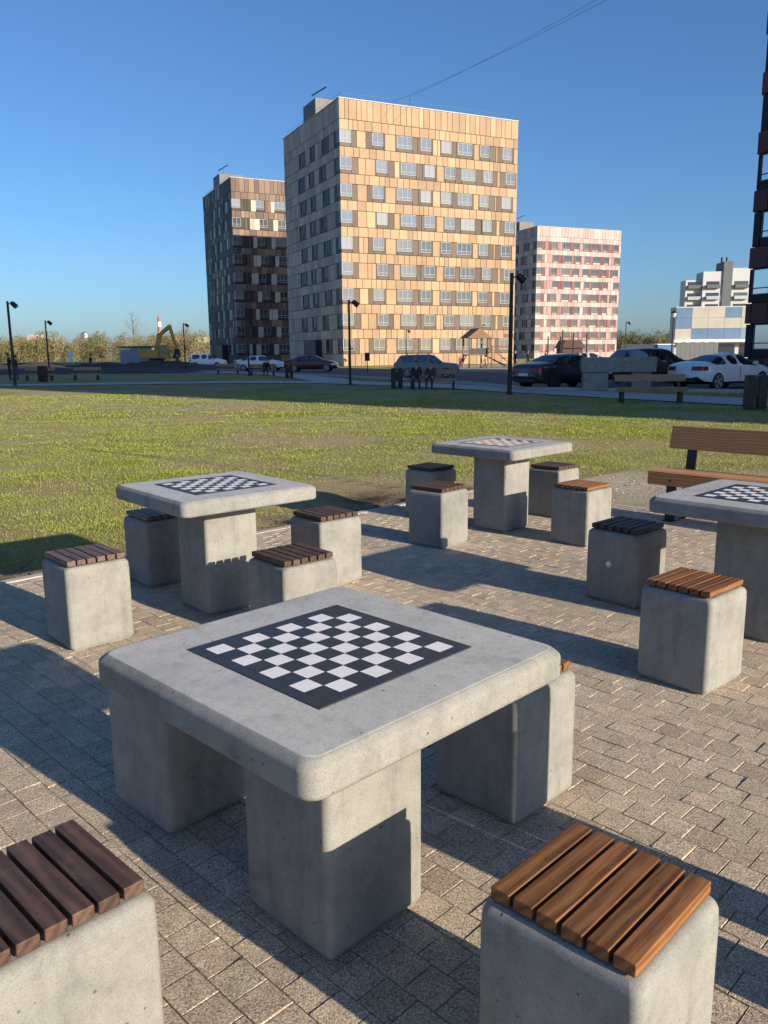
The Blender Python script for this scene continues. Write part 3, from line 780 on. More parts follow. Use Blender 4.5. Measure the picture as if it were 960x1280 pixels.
def block(name, label, loc, rz, L, D, pal, seed, H=31.0, front=(), left=(), corner=True, frame='win_frame', glass_f='glass_lit', glass_l='glass_dark', base_h=1.5, nf=9, strip_c=None, porch=True, proud=0.0, roofbox=True, shift=0.55):
    """pal: dict(span=[..], wall=[..], dark=[..], left=[..]) colours; front/left: [(u0, width, mullions)]"""
    rnd = random.Random(seed)
    t = thing(name, label, 'building', (loc[0], loc[1], 0), rz, 'apartment blocks')
    WB, SB = 1.88, 1.15
    mb = MB()
    mb.col = (0.03, 0.03, 0.032)
    mb.box(0.16, L - 0.16, 0.16, D - 0.16, 0, H - 0.35)
    P = dict(front=lambda u, z, d: (u, -d, z), left=lambda u, z, d: (-d, u, z), right=lambda u, z, d: (L + d, u, z), back=lambda u, z, d: (u, D + d, z))
    def panel(face, u0, u1, z0, z1, c, d1=0.0, g=0.03):
        q = P[face]; mb.col = c
        if u1 - u0 < 0.06: return
        a = [q(u, z, d) for d in (-0.16, d1) for u, z in ((u0 + g, z0 + g), (u1 - g, z0 + g), (u1 - g, z1 - g), (u0 + g, z1 - g))]
        fl = face in ('left', 'back')
        i = len(mb.v); mb.v += a
        for f_ in ((4, 5, 6, 7), (0, 1, 5, 4), (1, 2, 6, 5), (2, 3, 7, 6), (3, 0, 4, 7)):
            mb.face([i + k for k in (f_[::-1] if fl else f_)])
    def jit(c, a=0.08):
        k = 1 + rnd.uniform(-a, a); return tuple(max(0.004, x * k) for x in c)
    def run(face, u0, u1, z0, z1, cols, d1=0.0, lo_=0.55, hi_=1.35):
        u = u0
        while u < u1 - 0.01:
            e = min(u1, u + rnd.uniform(lo_, hi_))
            if u1 - e < 0.35: e = u1
            panel(face, u, e, z0, z1, jit(rnd.choice(cols)), d1); u = e
    wins = []
    for face, ln in (('front', L), ('left', D), ('right', D), ('back', L)):
        side = face != 'front'
        span = pal['left'] if side else pal['span']; wall = pal['left'] if side else pal['wall']
        ws = list(front if face in ('front', 'back') else left)
        run(face, 0, ln, 0.0, base_h, span, 0.0)
        for k in range(nf):
            z0 = base_h + k * (WB + SB); z1 = z0 + WB
            run(face, 0, ln, z1, z1 + SB, span, proud)
            sh = shift if k % 2 else 0.0
            items = []
            if corner and face in ('front', 'left'): items.append((0.0, 1.45 if face == 'front' else 1.0, 'c'))
            for (u0, w_, nm) in ws: items.append((u0 + sh, w_, nm))
            items.sort(); u = 0.0
            for (u0, w_, nm) in items:
                dk = 0.62 + rnd.uniform(0, 0.4)
                l_side = (k + int(u0)) % 2 == 0
                d0 = dk if (l_side or strip_c) else 0.22; d1_ = 0.22 if l_side else dk
                if nm == 'c': d0, d1_ = 0, dk
                run(face, u, max(u, u0 - d0), z0, z1, wall, 0.0, *((0.32, 0.62) if strip_c else (0.55, 1.35)))
                if d0 > 0.1: panel(face, max(u, u0 - d0), u0, z0, z1, jit(strip_c or rnd.choice(pal['dark'])), -0.01)
                zs = z0 + 0.42
                panel(face, u0, u0 + w_, z0, zs, jit(rnd.choice(pal.get('below', pal['dark']))), -0.01)
                panel(face, u0 + w_, min(ln, u0 + w_ + d1_), z0, z1, jit(rnd.choice(pal['dark'])), -0.01)
                wins.append((face, k, u0, z0 + 0.42, w_, nm)); u = min(ln, u0 + w_ + d1_)
            run(face, u, ln, z0, z1, wall)
        zt = base_h + nf * (WB + SB)
        run(face, 0, ln, zt, H, span if side else pal['span'], 0.0, 0.5, 1.1)
    mb.col = (0.5, 0.48, 0.44)
    for (x0, x1, y0, y1) in ((-0.06, L + 0.06, -0.06, 0.2), (-0.06, L + 0.06, D - 0.2, D + 0.06), (-0.06, 0.2, 0.2, D - 0.2), (L - 0.2, L + 0.06, 0.2, D - 0.2)):
        mb.box(x0, x1, y0, y1, H, H + 0.10)
    mb.obj('wall', MT['facade'], t)
    cache = {}
    for face, k, u0, z, w_, nm in wins:
        if face in ('right', 'back'): continue
        if face == 'left' and nm == 'c': continue
        if face == 'left' and porch and k == 0 and D * 0.3 < u0 < D * 0.62: continue
        gl = glass_f if face == 'front' else glass_l
        if gl == 'glass_lit' and k < 3 + (int(u0) * 7 + k) % 3: gl = 'glass_mid'  # lower rows take the darker copy, with less sky reflection in its colour
        key = (face, w_, nm, gl)
        if key not in cache:
            cache[key] = corner_mesh(1.45, 1.0, 1.46, MT[frame], MT[gl]) if nm == 'c' else win_mesh(w_, 1.44, nm, MT[frame if face == 'front' else 'win_frame_dark'], MT[gl])
        if nm == 'c': link('window', cache[key], t, (0.02, 0.02, z))
        elif face == 'front': link('window', cache[key], t, (u0, 0.08, z + 0.01))
        else: link('window', cache[key], t, (0.08, u0 + w_, z + 0.01), R(-90))
    if porch:
        mb = MB(); mb.box(-0.9, -0.02, D * 0.36, D * 0.58, 0, 3.3); mb.obj('entrance_porch', MT['trim'], t)
    if roofbox:
        mb = MB(); mb.box(0.35, 4.6, D * 0.42, D * 0.42 + 4.5, H - 0.3, H + 2.3); mb.obj('roof_house', MT['roof_metal'], t)
        mb = MB(); mb.tube([(1.6, D * 0.5, H + 2.3), (1.6, D * 0.5, H + 3.6)], 0.05, 6); mb.bar((0.9, D * 0.55, H + 3.3), (2.2, D * 0.46, H + 4.0), 0.12, 0.12); mb.obj('antenna', MT['black_metal'], t)
    rl = MB()
    for a, b in (((0.4, 0.4), (L - 0.4, 0.4)), ((0.4, 0.4), (0.4, D - 0.4))):
        for z in (0.75,): rl.bar((*a, H + z), (*b, H + z), 0.02, 0.02)
        n = 9
        for k in range(n + 1): 
            x = a[0] + (b[0] - a[0]) * k / n; y = a[1] + (b[1] - a[1]) * k / n; rl.box(x - 0.015, x + 0.015, y - 0.015, y + 0.015, H + 0.1, H + 0.74)
    rl.obj('roof_railing', MT['fence_grey'], t)
    return t
MT['roof_metal'] = plain('roof_cladding', (0.13, 0.125, 0.12), 0.6, var=0.2)
def fit_block(near, right_px, H=31.0):
    """near corner top pixel, right corner top pixel -> origin, rotation, front length"""
    A = at(*near, H); B = at(*right_px, H); d = B - A
    return A, math.atan2(d.y, d.x), d.xy.length
tan_pal = dict(span=[(0.38, 0.252, 0.142), (0.345, 0.222, 0.125), (0.40, 0.275, 0.158), (0.31, 0.198, 0.118)], wall=[(0.38, 0.252, 0.142), (0.335, 0.22, 0.128), (0.41, 0.285, 0.165), (0.355, 0.236, 0.138)],
               dark=[(0.095, 0.069, 0.053), (0.115, 0.083, 0.062)], left=[(0.48, 0.385, 0.31), (0.42, 0.335, 0.28), (0.52, 0.42, 0.335), (0.37, 0.30, 0.255)])
A1, rz1, L1 = fit_block((423.5, 122), (648, 152))
FR = [(4.5, 1.45, 1), (8.0, 2.1, 2), (11.5, 1.45, 1), (14.6, 1.45, 1), (17.1, 2.1, 2), (20.6, 1.35, 1), (24.2, 1.45, 1)]
LF = [(4.2, 1.5, 1), (8.9, 1.1, 0), (12.6, 1.5, 1)]
k1 = L1 / 26.6
FR1 = [(u * k1, w_, n) for u, w_, n in FR]
B1 = block('apartment_building', 'tall orange and beige panelled apartment block in the centre, sunlit front', A1, rz1, L1, 20.5, tan_pal, 1, front=FR1, left=LF)
brown_pal = dict(span=[(0.15, 0.095, 0.07), (0.20, 0.13, 0.09), (0.10, 0.07, 0.055), (0.25, 0.17, 0.115)], wall=[(0.04, 0.03, 0.028), (0.10, 0.062, 0.048), (0.025, 0.022, 0.021), (0.03, 0.026, 0.025), (0.17, 0.10, 0.07), (0.46, 0.40, 0.33)],
                 dark=[(0.035, 0.03, 0.028), (0.05, 0.038, 0.033)], left=[(0.06, 0.048, 0.044), (0.035, 0.03, 0.029), (0.09, 0.068, 0.06), (0.03, 0.026, 0.026), (0.30, 0.27, 0.24)])
A2 = at(288, 221.6, 31.0)
B2 = block('apartment_building', 'dark brown and black apartment block with pale strips, partly hidden behind the orange one', A2, rz1, L1, 20.5, brown_pal, 2, front=FR1[:6], left=LF, strip_c=(0.50, 0.43, 0.34), frame='win_frame', glass_f='glass_lit')
pink_pal = dict(below=[(0.36, 0.22, 0.205), (0.45, 0.38, 0.335), (0.30, 0.16, 0.15)], span=[(0.42, 0.355, 0.325), (0.40, 0.315, 0.295), (0.45, 0.395, 0.36), (0.38, 0.27, 0.255)], wall=[(0.42, 0.355, 0.325), (0.37, 0.21, 0.205), (0.44, 0.385, 0.35), (0.38, 0.255, 0.245), (0.30, 0.145, 0.145)],
                dark=[(0.16, 0.055, 0.056), (0.12, 0.048, 0.05), (0.22, 0.095, 0.092)], left=[(0.42, 0.37, 0.36), (0.36, 0.30, 0.30), (0.50, 0.44, 0.42)])
A3, rz3, L3 = fit_block((672, 282.7), (777, 289))
k3 = L3 / 26.6
B3 = block('apartment_building', 'white and pink apartment block farther back right of the orange one', A3, rz3, L3, 20.5, pink_pal, 3, front=[(u * k3, w_, n) for u, w_, n in FR], left=LF, porch=False, frame='win_frame_dark', glass_f='glass_dark')
wine_pal = dict(span=[(0.10, 0.026, 0.03), (0.07, 0.022, 0.025)], wall=[(0.02, 0.017, 0.018), (0.06, 0.016, 0.02), (0.015, 0.013, 0.014)], dark=[(0.015, 0.014, 0.015)], left=[(0.17, 0.05, 0.05), (0.11, 0.034, 0.036), (0.13, 0.045, 0.04)])
rz4 = rz1
bl = at_depth(929.5, 47.5)        # back left corner, the visible silhouette edge
D4, L4 = 20.5, 17.0
O4 = Vector((bl.x, bl.y, 0)) - Vector((-math.sin(rz4), math.cos(rz4), 0)) * D4
B4 = block('apartment_building', 'black and wine red apartment block cut off by the right frame edge', O4, rz4, L4, D4, wine_pal, 4, front=[(4.5, 1.5, 1), (8, 2.1, 2), (11.5, 1.5, 1)], left=[(3.4, 1.8, 1), (7.2, 2.2, 1), (11.0, 2.2, 1), (14.6, 2.2, 1), (17.7, 2.3, 1)], base_h=1.1, frame='win_frame_dark', glass_f='glass_sky', glass_l='glass_sky', porch=False, proud=0.12, shift=0.35)
# the neighbour of that block stands outside the frame; its shadow lies over the far half of the lawn
B5 = copy_tree(B4)
B5['label'] = 'wine red and black block beyond the right frame edge, shading the far lawn'
B5.location = (0, 0, 0)
nrm2 = Vector((math.cos(AZ), -math.sin(AZ), 0)); 
def place_b5(perp_min, along):
    s_ = Vector((-math.sin(AZ), -math.cos(AZ), 0)); n_ = Vector((-math.sin(AZ + math.pi / 2), -math.cos(AZ + math.pi / 2), 0)) * -1
    if n_.y < 0: n_ = -n_
    ex = Vector((math.cos(rz4), math.sin(rz4), 0)); ey = Vector((-math.sin(rz4), math.cos(rz4), 0))
    m = min((ex * a + ey * b).dot(n_) for a in (0, L4) for b in (0, D4))
    B5.location = s_ * along + n_ * (perp_min - m)
place_b5(18.3, 34)

# distant white flats and shopping centre on the right
t = thing('apartment_building', 'distant white and dark grey apartment block above the shopping centre', 'building', at_depth(852, 230), R(-4), 'apartment blocks')
mb = MB(); mb.box(0, 4.2, 0, 5, 0, 20.5); mb.box(4.2, 9.4, -1.2, 5, 0, 22.6); mb.box(11.8, 17.2, -1.2, 5, 0, 23.4); mb.box(17.2, 20, 0, 5, 0, 22.4); mb.obj('wall', MT['render_white'], t)
mb = MB(); mb.box(9.4, 11.8, -1.6, 5, 0, 25.2); mb.obj('stair_tower', MT['fence_grey'], t)
for x in (9.9, 11.2): 
    mb = MB(); mb.tube([(x, 2, 25.2), (x, 2, 26.6)], 0.3, 8); mb.obj('roof_vent', MT['black_metal'], t)
for x0, x1 in ((0.6, 3.8), (5.2, 8.6), (12.6, 16.2), (17.6, 19.6)):
    for k in range(5):
        z = 20.3 - 3.0 * k
        y0 = 0.0 if x0 in (0.6, 17.6) else -1.2
        mb = MB(); mb.box(x0, x1, y0 - 0.08, y0 - 0.01, z - 1.9, z - 0.3); mb.obj('window', MT['glass_dark'], t)
        mb = MB(); mb.box(x0 - 0.1, x1 + 0.1, y0 - 1.0, y0 - 0.09, z - 2.1, z - 1.2); mb.obj('balcony', MT['steel'] if k % 2 else MT['fence_grey'], t)
O = at_depth(842, 150)
t = thing('shopping_centre', 'low blue and white panelled shopping centre at the right behind the white coupe', 'shopping centre', O, R(-6))
mb = MB(); mb.box(0, 26, 0, 4, 0, 9.3); mb.obj('wall', MT['render_white'], t)
rr = random.Random(4); mb = MB()
for i in range(9):
    for j in range(3):
        x0, x1 = i * 2.85 + 0.02, i * 2.85 + 2.83; z0 = 3.6 + 1.85 * j
        blue_ = (i, j) in ((0, 2), (0, 1), (3, 0), (3, 2), (4, 0), (1, 0), (2, 0), (5, 2), (5, 1), (7, 2), (8, 0))
        mb.col = (0.12, 0.20, 0.33) if blue_ and rr.random() < 0.8 else ((0.20, 0.29, 0.39) if blue_ else (0.44, 0.41, 0.36))
        mb.box(x0, x1, -0.1, -0.004, z0 + 0.02, z0 + 1.83)
mb.obj('cladding_panel', MT['facade'], t)
mb = MB(); mb.box(-0.4, 26.3, -1.6, -0.102, 3.0, 3.5); mb.obj('canopy', MT['white_paint'], t)
mb = MB()
for i in range(7): mb.box(0.6 + 3.6 * i, 3.4 + 3.6 * i, -0.08, -0.004, 0.3, 2.7)
mb.obj('shop_window', MT['glass_dark'], t)
MTw = MT['white_paint']

# far skyline on the left
t = thing('apartment_building', 'pale pink distant block of flats above the bare trees at far left', 'building', at_depth(26, 440), R(-8), 'apartment blocks')
mb = MB(); mb.col = (0.62, 0.47, 0.40); mb.box(0, 18.5, 0, 12, 0, 11.2); mb.box(4, 9, 0.5, 11, 11.2, 13.0); mb.obj('wall', MT['facade'], t)
for i in range(7):
    for k in range(3):
        mb = MB(); mb.box(1 + 2.5 * i, 2.3 + 2.5 * i, -0.06, -0.01, 3 + 2.8 * k, 4.6 + 2.8 * k); mb.obj('window', MT['glass_dark'], t)
t = thing('apartment_building', 'distant red brick and white flats behind the street lamp by the dark block', 'building', at_depth(212, 380), R(5), 'apartment blocks')
mb = MB(); mb.col = (0.55, 0.34, 0.26); mb.box(0, 20, 0, 12, 0, 9.8); mb.col = (0.62, 0.55, 0.48); mb.box(0, 20.2, -0.3, -0.004, 3.4, 3.9); mb.box(0, 20.2, -0.3, -0.004, 6.4, 6.9); mb.obj('wall', MT['facade'], t)
for i in range(8):
    for k in range(3):
        mb = MB(); mb.box(0.8 + 2.45 * i, 2.1 + 2.45 * i, -0.08, -0.01, 1.4 + 2.95 * k, 3.0 + 2.95 * k); mb.obj('window', MT['white_paint'], t)
P0 = at_depth(108, 500)
t = thing('water_tower', 'small red brick water tower with silver top on the left horizon', 'water tower', P0)
mb = MB(); mb.tube([(0, 0, 0), (0, 0, 11.5)], [1.9, 1.75], 16); mb.obj('shaft', MT['brick'], t, 40)
mb = MB(); mb.tube([(0, 0, 11.5), (0, 0, 12.2), (0, 0, 14.2), (0, 0, 15.6), (0, 0, 16.2)], [1.8, 2.5, 2.5, 1.6, 0.3], 16); mb.obj('tank', MT['steel'], t, 40)
t = thing('chimney', 'red and white striped factory chimney behind the excavator', 'chimney', at_depth(201.5, 700))
for k in range(8):
    mb = MB(); mb.tube([(0, 0, 4.2 * k), (0, 0, 4.2 * k + 4.2)], [2.1 - 0.09 * k, 2.1 - 0.09 * (k + 1)], 14); mb.obj('band', MT['white_paint'] if k % 2 == 0 else MT['brick'], t, 40)

# overhead cables from the roof of the orange block
ex = Vector((math.cos(rz1), math.sin(rz1), 0))
for (px, py, lab, zz) in ((489, 128, 'thin dark overhead cable crossing the sky at the top, lower of the two', 0.0), (512, 121, 'thin dark overhead cable crossing the sky at the top, upper of the two', 1.6)):
    a = at(px, py, 31.6 + zz); b = Vector((O4.x, O4.y, 0)) + Vector((-math.sin(rz4), math.cos(rz4), 0)) * (D4 - 1) + Vector((math.cos(rz4), math.sin(rz4), 0)) * (15.5 if zz else 15.0); b.z = 33.0 + zz
    pts = []
    for k in range(25):
        q = a.lerp(b, k / 24); q.z -= 1.0 * 4 * (k / 24) * (1 - k / 24); pts.append(q)
    mb = MB(); mb.tube(pts, 0.013, 6)
    if zz: mb.tube([a - Vector((0, 0, 1.5)), a], 0.02, 6)
    tag(mb.obj('overhead_cable', MT['black_metal']), lab, 'cable', 'overhead cables')

# ------------------------------------------------------------------ cars
CAR = {
 # x, bottom, belt, roof, half width, roof half width ; glass spans given by station indices
 'sedan': dict(st=[(-2.40, .50, .78, .80, .62, .50), (-2.34, .30, .95, 1.00, .80, .62), (-2.05, .24, .99, 1.08, .89, .68), (-1.62, .22, .98, 1.12, .91, .64), (-0.98, .22, .97, 1.37, .92, .56), (-0.86, .22, .97, 1.40, .92, .56), (-0.12, .22, .96, 1.45, .92, .57), (-0.02, .22, .96, 1.45, .92, .57), (0.42, .22, .95, 1.42, .92, .56), (0.62, .22, .95, 1.35, .92, .58), (1.18, .22, .94, 1.06, .91, .66), (1.75, .23, .86, .97, .90, .66), (2.18, .25, .76, .84, .84, .60), (2.38, .32, .62, .66, .66, .50)],
   side=((3, 4), (5, 6), (7, 8), (8, 9), (9, 10)), rear=((3, 4),), front=((9, 10),), wb=(-1.42, 1.45), wr=.335),
 'coupe': dict(st=[(-2.38, .48, .78, .80, .64, .52), (-2.32, .30, .92, .98, .82, .64), (-2.02, .24, 1.0, 1.07, .90, .68), (-1.70, .22, .98, 1.10, .92, .62), (-0.80, .22, .97, 1.33, .93, .54), (-0.70, .22, .97, 1.355, .93, .54), (-0.10, .22, .96, 1.42, .92, .55), (-0.03, .22, .96, 1.42, .92, .55), (0.35, .22, .95, 1.40, .92, .55), (0.52, .22, .95, 1.34, .92, .57), (1.15, .22, .92, 1.03, .91, .68), (1.75, .23, .86, .96, .90, .68), (2.20, .25, .74, .82, .84, .62), (2.40, .32, .60, .64, .66, .52)],
   side=((4, 4), (3, 4), (5, 6), (7, 8), (8, 9), (9, 10)), rear=((3, 4),), front=((9, 10),), wb=(-1.42, 1.44), wr=.345),
 'estate': dict(st=[(-2.06, .45, .80, .84, .68, .58), (-2.02, .30, .90, .95, .76, .60), (-1.94, .28, .90, 1.02, .80, .60), (-1.72, .27, .90, 1.36, .81, .58), (-1.62, .27, .90, 1.40, .81, .58), (-0.75, .26, .90, 1.43, .81, .59), (-0.66, .26, .90, 1.43, .81, .59), (0.10, .26, .90, 1.43, .81, .59), (0.18, .26, .90, 1.43, .81, .59), (0.46, .26, .89, 1.38, .81, .59), (0.98, .26, .88, .96, .81, .66), (1.55, .27, .84, .90, .80, .68), (2.0, .28, .80, .86, .78, .66), (2.06, .40, .70, .74, .70, .60)],
   side=((4, 5), (6, 7), (8, 9), (9, 10)), rear=((2, 3),), front=((9, 10),), wb=(-1.20, 1.25), wr=.30),
 'suv': dict(st=[(-2.22, .50, .90, .92, .68, .55), (-2.16, .34, 1.02, 1.10, .84, .62), (-2.05, .30, 1.06, 1.20, .90, .64), (-1.72, .29, 1.06, 1.58, .92, .58), (-1.60, .29, 1.05, 1.62, .92, .58), (-0.72, .29, 1.04, 1.66, .93, .60), (-0.62, .29, 1.04, 1.66, .93, .60), (0.14, .29, 1.03, 1.65, .93, .60), (0.24, .29, 1.03, 1.64, .93, .60), (0.52, .29, 1.02, 1.56, .93, .61), (1.10, .29, 1.00, 1.14, .92, .70), (1.72, .30, .94, 1.06, .90, .70), (2.10, .32, .84, .94, .84, .64), (2.24, .40, .72, .76, .70, .55)],
   side=((3, 5), (6, 7), (8, 9), (9, 10)), rear=((2, 3),), front=((9, 10),), wb=(-1.32, 1.36), wr=.355),
}
def build_car(kind, paint_m, rim_m):
    """returns a list of (name, mesh, children) in the car's frame, nose towards +x"""
    S = CAR[kind]; st = S['st']; n = len(st)
    rings = []
    for (x, zb, zt, zr, hw, rw) in st:
        roofy = zr - zt > 0.2
        half = [(0, zb), (.80 * hw, zb), (.965 * hw, zb + .10), (hw, zb + (zt - zb) * .55), (.965 * hw, zt), (rw + (0 if roofy else (.93 * hw - rw) * .45), zr - (.035 if roofy else .02)), (rw * .6, zr + .005), (0, zr + .015)]
        full = [(x, -p[0], p[1]) for p in half] + [(x, p[0], p[1]) for p in half[-2:0:-1]]
        rings.append(full)
    m = len(rings[0])
    bm = bmesh.new()
    vv = [[bm.verts.new(p) for p in r] for r in rings]
    cl = {}
    def span(lst):
        o = set()
        for a, b in lst:
            for k in range(a, b): o.add(k)
        return o
    sd, re, fr = span(S['side']), span(S['rear']), span(S['front'])
    for i in range(n - 1):
        for j in range(m):
            f = bm.faces.new((vv[i][j], vv[i][(j + 1) % m], vv[i + 1][(j + 1) % m], vv[i + 1][j])); f.smooth = True
            f.material_index = 0
            if j in (4, 9) and i in sd: f.material_index = 1
            if j in (5, 6, 7, 8) and i in re: f.material_index = 1
            if j in (5, 6, 7, 8) and i in fr: f.material_index = 1
            if j in (0, m - 1, 1, m - 2): f.material_index = 2
    bm.faces.new(vv[0][::-1]); bm.faces.new(vv[-1])
    bmesh.ops.recalc_face_normals(bm, faces=bm.faces)
    cr_ = bm.edges.layers.float.new('crease_edge')
    for e in bm.edges:
        a, b = e.link_faces[0], e.link_faces[-1]
        if a.material_index != b.material_index: e[cr_] = 0.75
    me = bpy.data.meshes.new('body'); bm.to_mesh(me); bm.free()
    for q in (paint_m, MT['glass_car'], MT['trim']): me.materials.append(q)
    o = bpy.data.objects.new('tmp', me); COL.objects.link(o)
    md = o.modifiers.new('s', 'SUBSURF'); md.levels = md.render_levels = 3 if kind in ('coupe', 'sedan') else 2
    mb = MB()
    for wx in S['wb']:
        for sy in (-1, 1): mb.disc_cyl((wx, sy * 0.95, S['wr'] + .005), (0, 1, 0), S['wr'] + .055, 0.30, 28)
    cm = mb.mesh('cut', [MT['trim']]); co = bpy.data.objects.new('cut', cm); COL.objects.link(co)
    bo = o.modifiers.new('b', 'BOOLEAN'); bo.operation = 'DIFFERENCE'; bo.object = co; bo.solver = 'EXACT'; bo.material_mode = 'TRANSFER'
    dg = bpy.context.evaluated_depsgraph_get()
    ev = bpy.data.meshes.new_from_object(o.evaluated_get(dg))
    bpy.data.objects.remove(o); bpy.data.objects.remove(co)
    gi = [i for i, q in enumerate(ev.materials) if q and q.name.startswith('car_glass')]
    bm = bmesh.new(); bm.from_mesh(ev)
    glass = [f for f in bm.faces if f.material_index in gi]
    seen = set(); comps = []
    for f in glass:
        if f in seen: continue
        comp = []; stck = [f]; seen.add(f)
        while stck:
            g = stck.pop(); comp.append(g)
            for e in g.edges:
                for h in e.link_faces:
                    if h not in seen and h.material_index in gi: seen.add(h); stck.append(h)
        comps.append(comp)
    parts = []
    for comp in comps:
        w_ = MB()
        ids = {}
        for f in comp:
            fi = []
            for v in f.verts:
                if v not in ids: ids[v] = len(w_.v); w_.v.append(tuple(v.co - v.normal * 0.004))
                fi.append(ids[v])
            w_.face(fi)
        parts.append(('window', w_.mesh('window', [MT['glass_car']], 60)))
    zb_ = st[2][2]; gone = list(glass)
    if kind != 'estate':
        for nm, mat_, test in (('tail_light', 'lamp_red', lambda c: c.x < st[1][0] + .30 and zb_ - .235 < c.z < zb_ - .075),
                               ('headlight', 'lamp_clear', lambda c: c.x > st[-2][0] - .32 and st[-2][2] - .19 < c.z < st[-2][2] - .03)):
            for sy in (-1, 1):
                fs = [f for f in bm.faces if f.material_index not in gi and sy * f.calc_center_median().y > .36 and test(f.calc_center_median())]
                if not fs: continue
                w_ = MB(); ids = {}
                for f in fs:
                    fi = []
                    for v in f.verts:
                        if v not in ids: ids[v] = len(w_.v); w_.v.append(tuple(v.co + v.normal * 0.006))
                        fi.append(ids[v])
                    w_.face(fi)
                parts.append((nm, w_.mesh(nm, [MT[mat_]], 60)))
    bmesh.ops.delete(bm, geom=glass, context='FACES')
    bm.to_mesh(ev); bm.free(); ev.name = 'body'
    ev.polygons.foreach_set('use_smooth', [True] * len(ev.polygons)); ev.set_sharp_from_angle(angle=R(38))
    parts.insert(0, ('body', ev))
    return parts
def car(name, label, x, y, rz, kind, paint_m, rim_m='rim', extra=None):
    t = thing(name, label, 'car', (x, y, 0), rz, 'parked cars')
    S = CAR[kind]
    body = None
    for nm, me in build_car(kind, paint_m, rim_m): 
        o = link(nm, me, t); body = body or o
    r = S['wr']; ty = MB()
    ty.tube([(0, -0.105, 0), (0, -0.095, 0), (0, 0.095, 0), (0, 0.105, 0)], [r * .9, r, r, r * .9], 26)
    tym = ty.mesh('tyre', [MT['rubber']], 40)
    rm = MB(); rm.tube([(0, 0.085, 0), (0, 0.108, 0)], [r * .70, r * .70], 26)
    rim_me = None
    b = MB()
    for k in range(5):
        a = 2 * math.pi * k / 5; c, s_ = math.cos(a), math.sin(a)
        b.hexa([Vector((c * u_ - s_ * v_, yy, s_ * u_ + c * v_)) for yy in (0.106, 0.114) for u_, v_ in ((.02, -.03), (r * .69, -.045), (r * .69, .045), (.02, .03))])
    b.tube([(0, .104, 0), (0, .118, 0)], [.05, .045], 12)
    ring = MB(); 
    N = 26
    for k in range(N):
        a0, a1 = 2 * math.pi * k / N, 2 * math.pi * (k + 1) / N
        q = [(rr_ * math.cos(a), 0.113, rr_ * math.sin(a)) for rr_, a in ((r * .66, a0), (r * .74, a0), (r * .74, a1), (r * .66, a1))]
        b.quad(*q)
    hub = rm.mesh('hub', [MT['trim']]); rim_me = b.mesh('rim', [MT[rim_m]])
    hw = st_hw(kind)
    for wx in S['wb']:
        for sy in (-1, 1):
            wh = link('wheel', tym, t, (wx, sy * (hw - .115), r), 0 if sy > 0 else math.pi)
            link('hub', hub, wh); link('rim', rim_me, wh)
    x0, x1 = S['st'][1][0], S['st'][-2][0]
    zb = S['st'][2][2]
    for sy in (-1, 1):
        w2 = S['st'][1][4]
        if kind == 'estate':
            tl = MB().box(x0 - .05, x0 + .05, sy * (w2 - .12) - .09, sy * (w2 - .12) + .09, .62, .92)
            tl.obj('tail_light', MT['lamp_red'], t)
        w3 = S['st'][-2][4]; z3 = S['st'][-2][2]
        if kind == 'estate': MB().box(x1 - .05, x1 + .08, sy * (w3 - .14) - .14, sy * (w3 - .14) + .10, z3 - .16, z3 - .02).obj('headlight', MT['lamp_clear'], t, bevel=0.02)
        MB().box(.70, .86, sy * (hw + .06) - .08, sy * (hw + .06) + .08, S['st'][9][2] + .02, S['st'][9][2] + .15).obj('mirror', paint_m, t, bevel=.025)
        MB().box(-.62, -.46, sy * (hw - .008) - .014, sy * (hw - .008) + .014, .80, .825).obj('door_handle', paint_m if kind != 'estate' else MT['trim'], t)
        MB().box(-.07, -.062, sy * (hw - .006) - .006, sy * (hw - .006) + .006, .38, S['st'][6][2] - .03).obj('door_gap', MT['trim'], t)
    MB().box(S['st'][0][0] - .035, S['st'][0][0] + .02, -.26, .26, .56 if kind != 'coupe' else .50, .67 if kind != 'coupe' else .61).obj('number_plate', MT['plate'], t)
    MB().box(S['st'][0][0] - .02, S['st'][1][0] + .05, -.6, .6, .33, .44).obj('bumper', MT['trim'], t, bevel=.02)
    if extra == 'rack':
        mb = MB()
        for x in (-1.3, -.6, .1):
            mb.bar((x, -.58, 1.50), (x, .58, 1.50), .04, .03)
            for s_ in (-1, 1): mb.box(x - .015, x + .015, s_ * .56 - .015, s_ * .56 + .015, 1.40, 1.50)
        for s_ in (-1, -.5, 0, .5, 1): mb.bar((-1.45, s_ * .56, 1.53), (.3, s_ * .56, 1.53), .025, .025)
        mb.obj('roof_rack', MT['black_metal'], t)
    return t
def st_hw(kind): return max(s_[4] for s_ in CAR[kind]['st'])
PW_, PBk, PRd, PGr, PSv = paint('white_car_paint', (0.78, 0.79, 0.80)), paint('black_car_paint', (0.012, 0.013, 0.018)), paint('dark_red_car_paint', (0.10, 0.012, 0.014)), paint('grey_car_paint', (0.22, 0.22, 0.215), 0.5), paint('silver_car_paint', (0.45, 0.46, 0.47))
car('parked_car', 'white coupe with dark windows parked at the right, seen from its rear corner', 13.65, 33.2, R(33), 'coupe', PW_, 'rim')
car('parked_car', 'black sedan with red tail lamps parked left of the concrete block', 7.75, 35.2, R(35), 'sedan', PBk, 'rim_dark')
car('parked_car', 'black SUV behind the concrete block and the bench', 13.0, 39.6, R(14), 'suv', PBk, 'rim_dark')
car('parked_car', 'old boxy grey estate car with roof rack behind the occupied bench', 2.85, 52.8, R(-7), 'estate', PGr, 'rim', 'rack')
car('parked_car', 'dark red sedan at the left corner of the orange block', -6.3, 73, R(-4), 'sedan', PRd, 'rim')
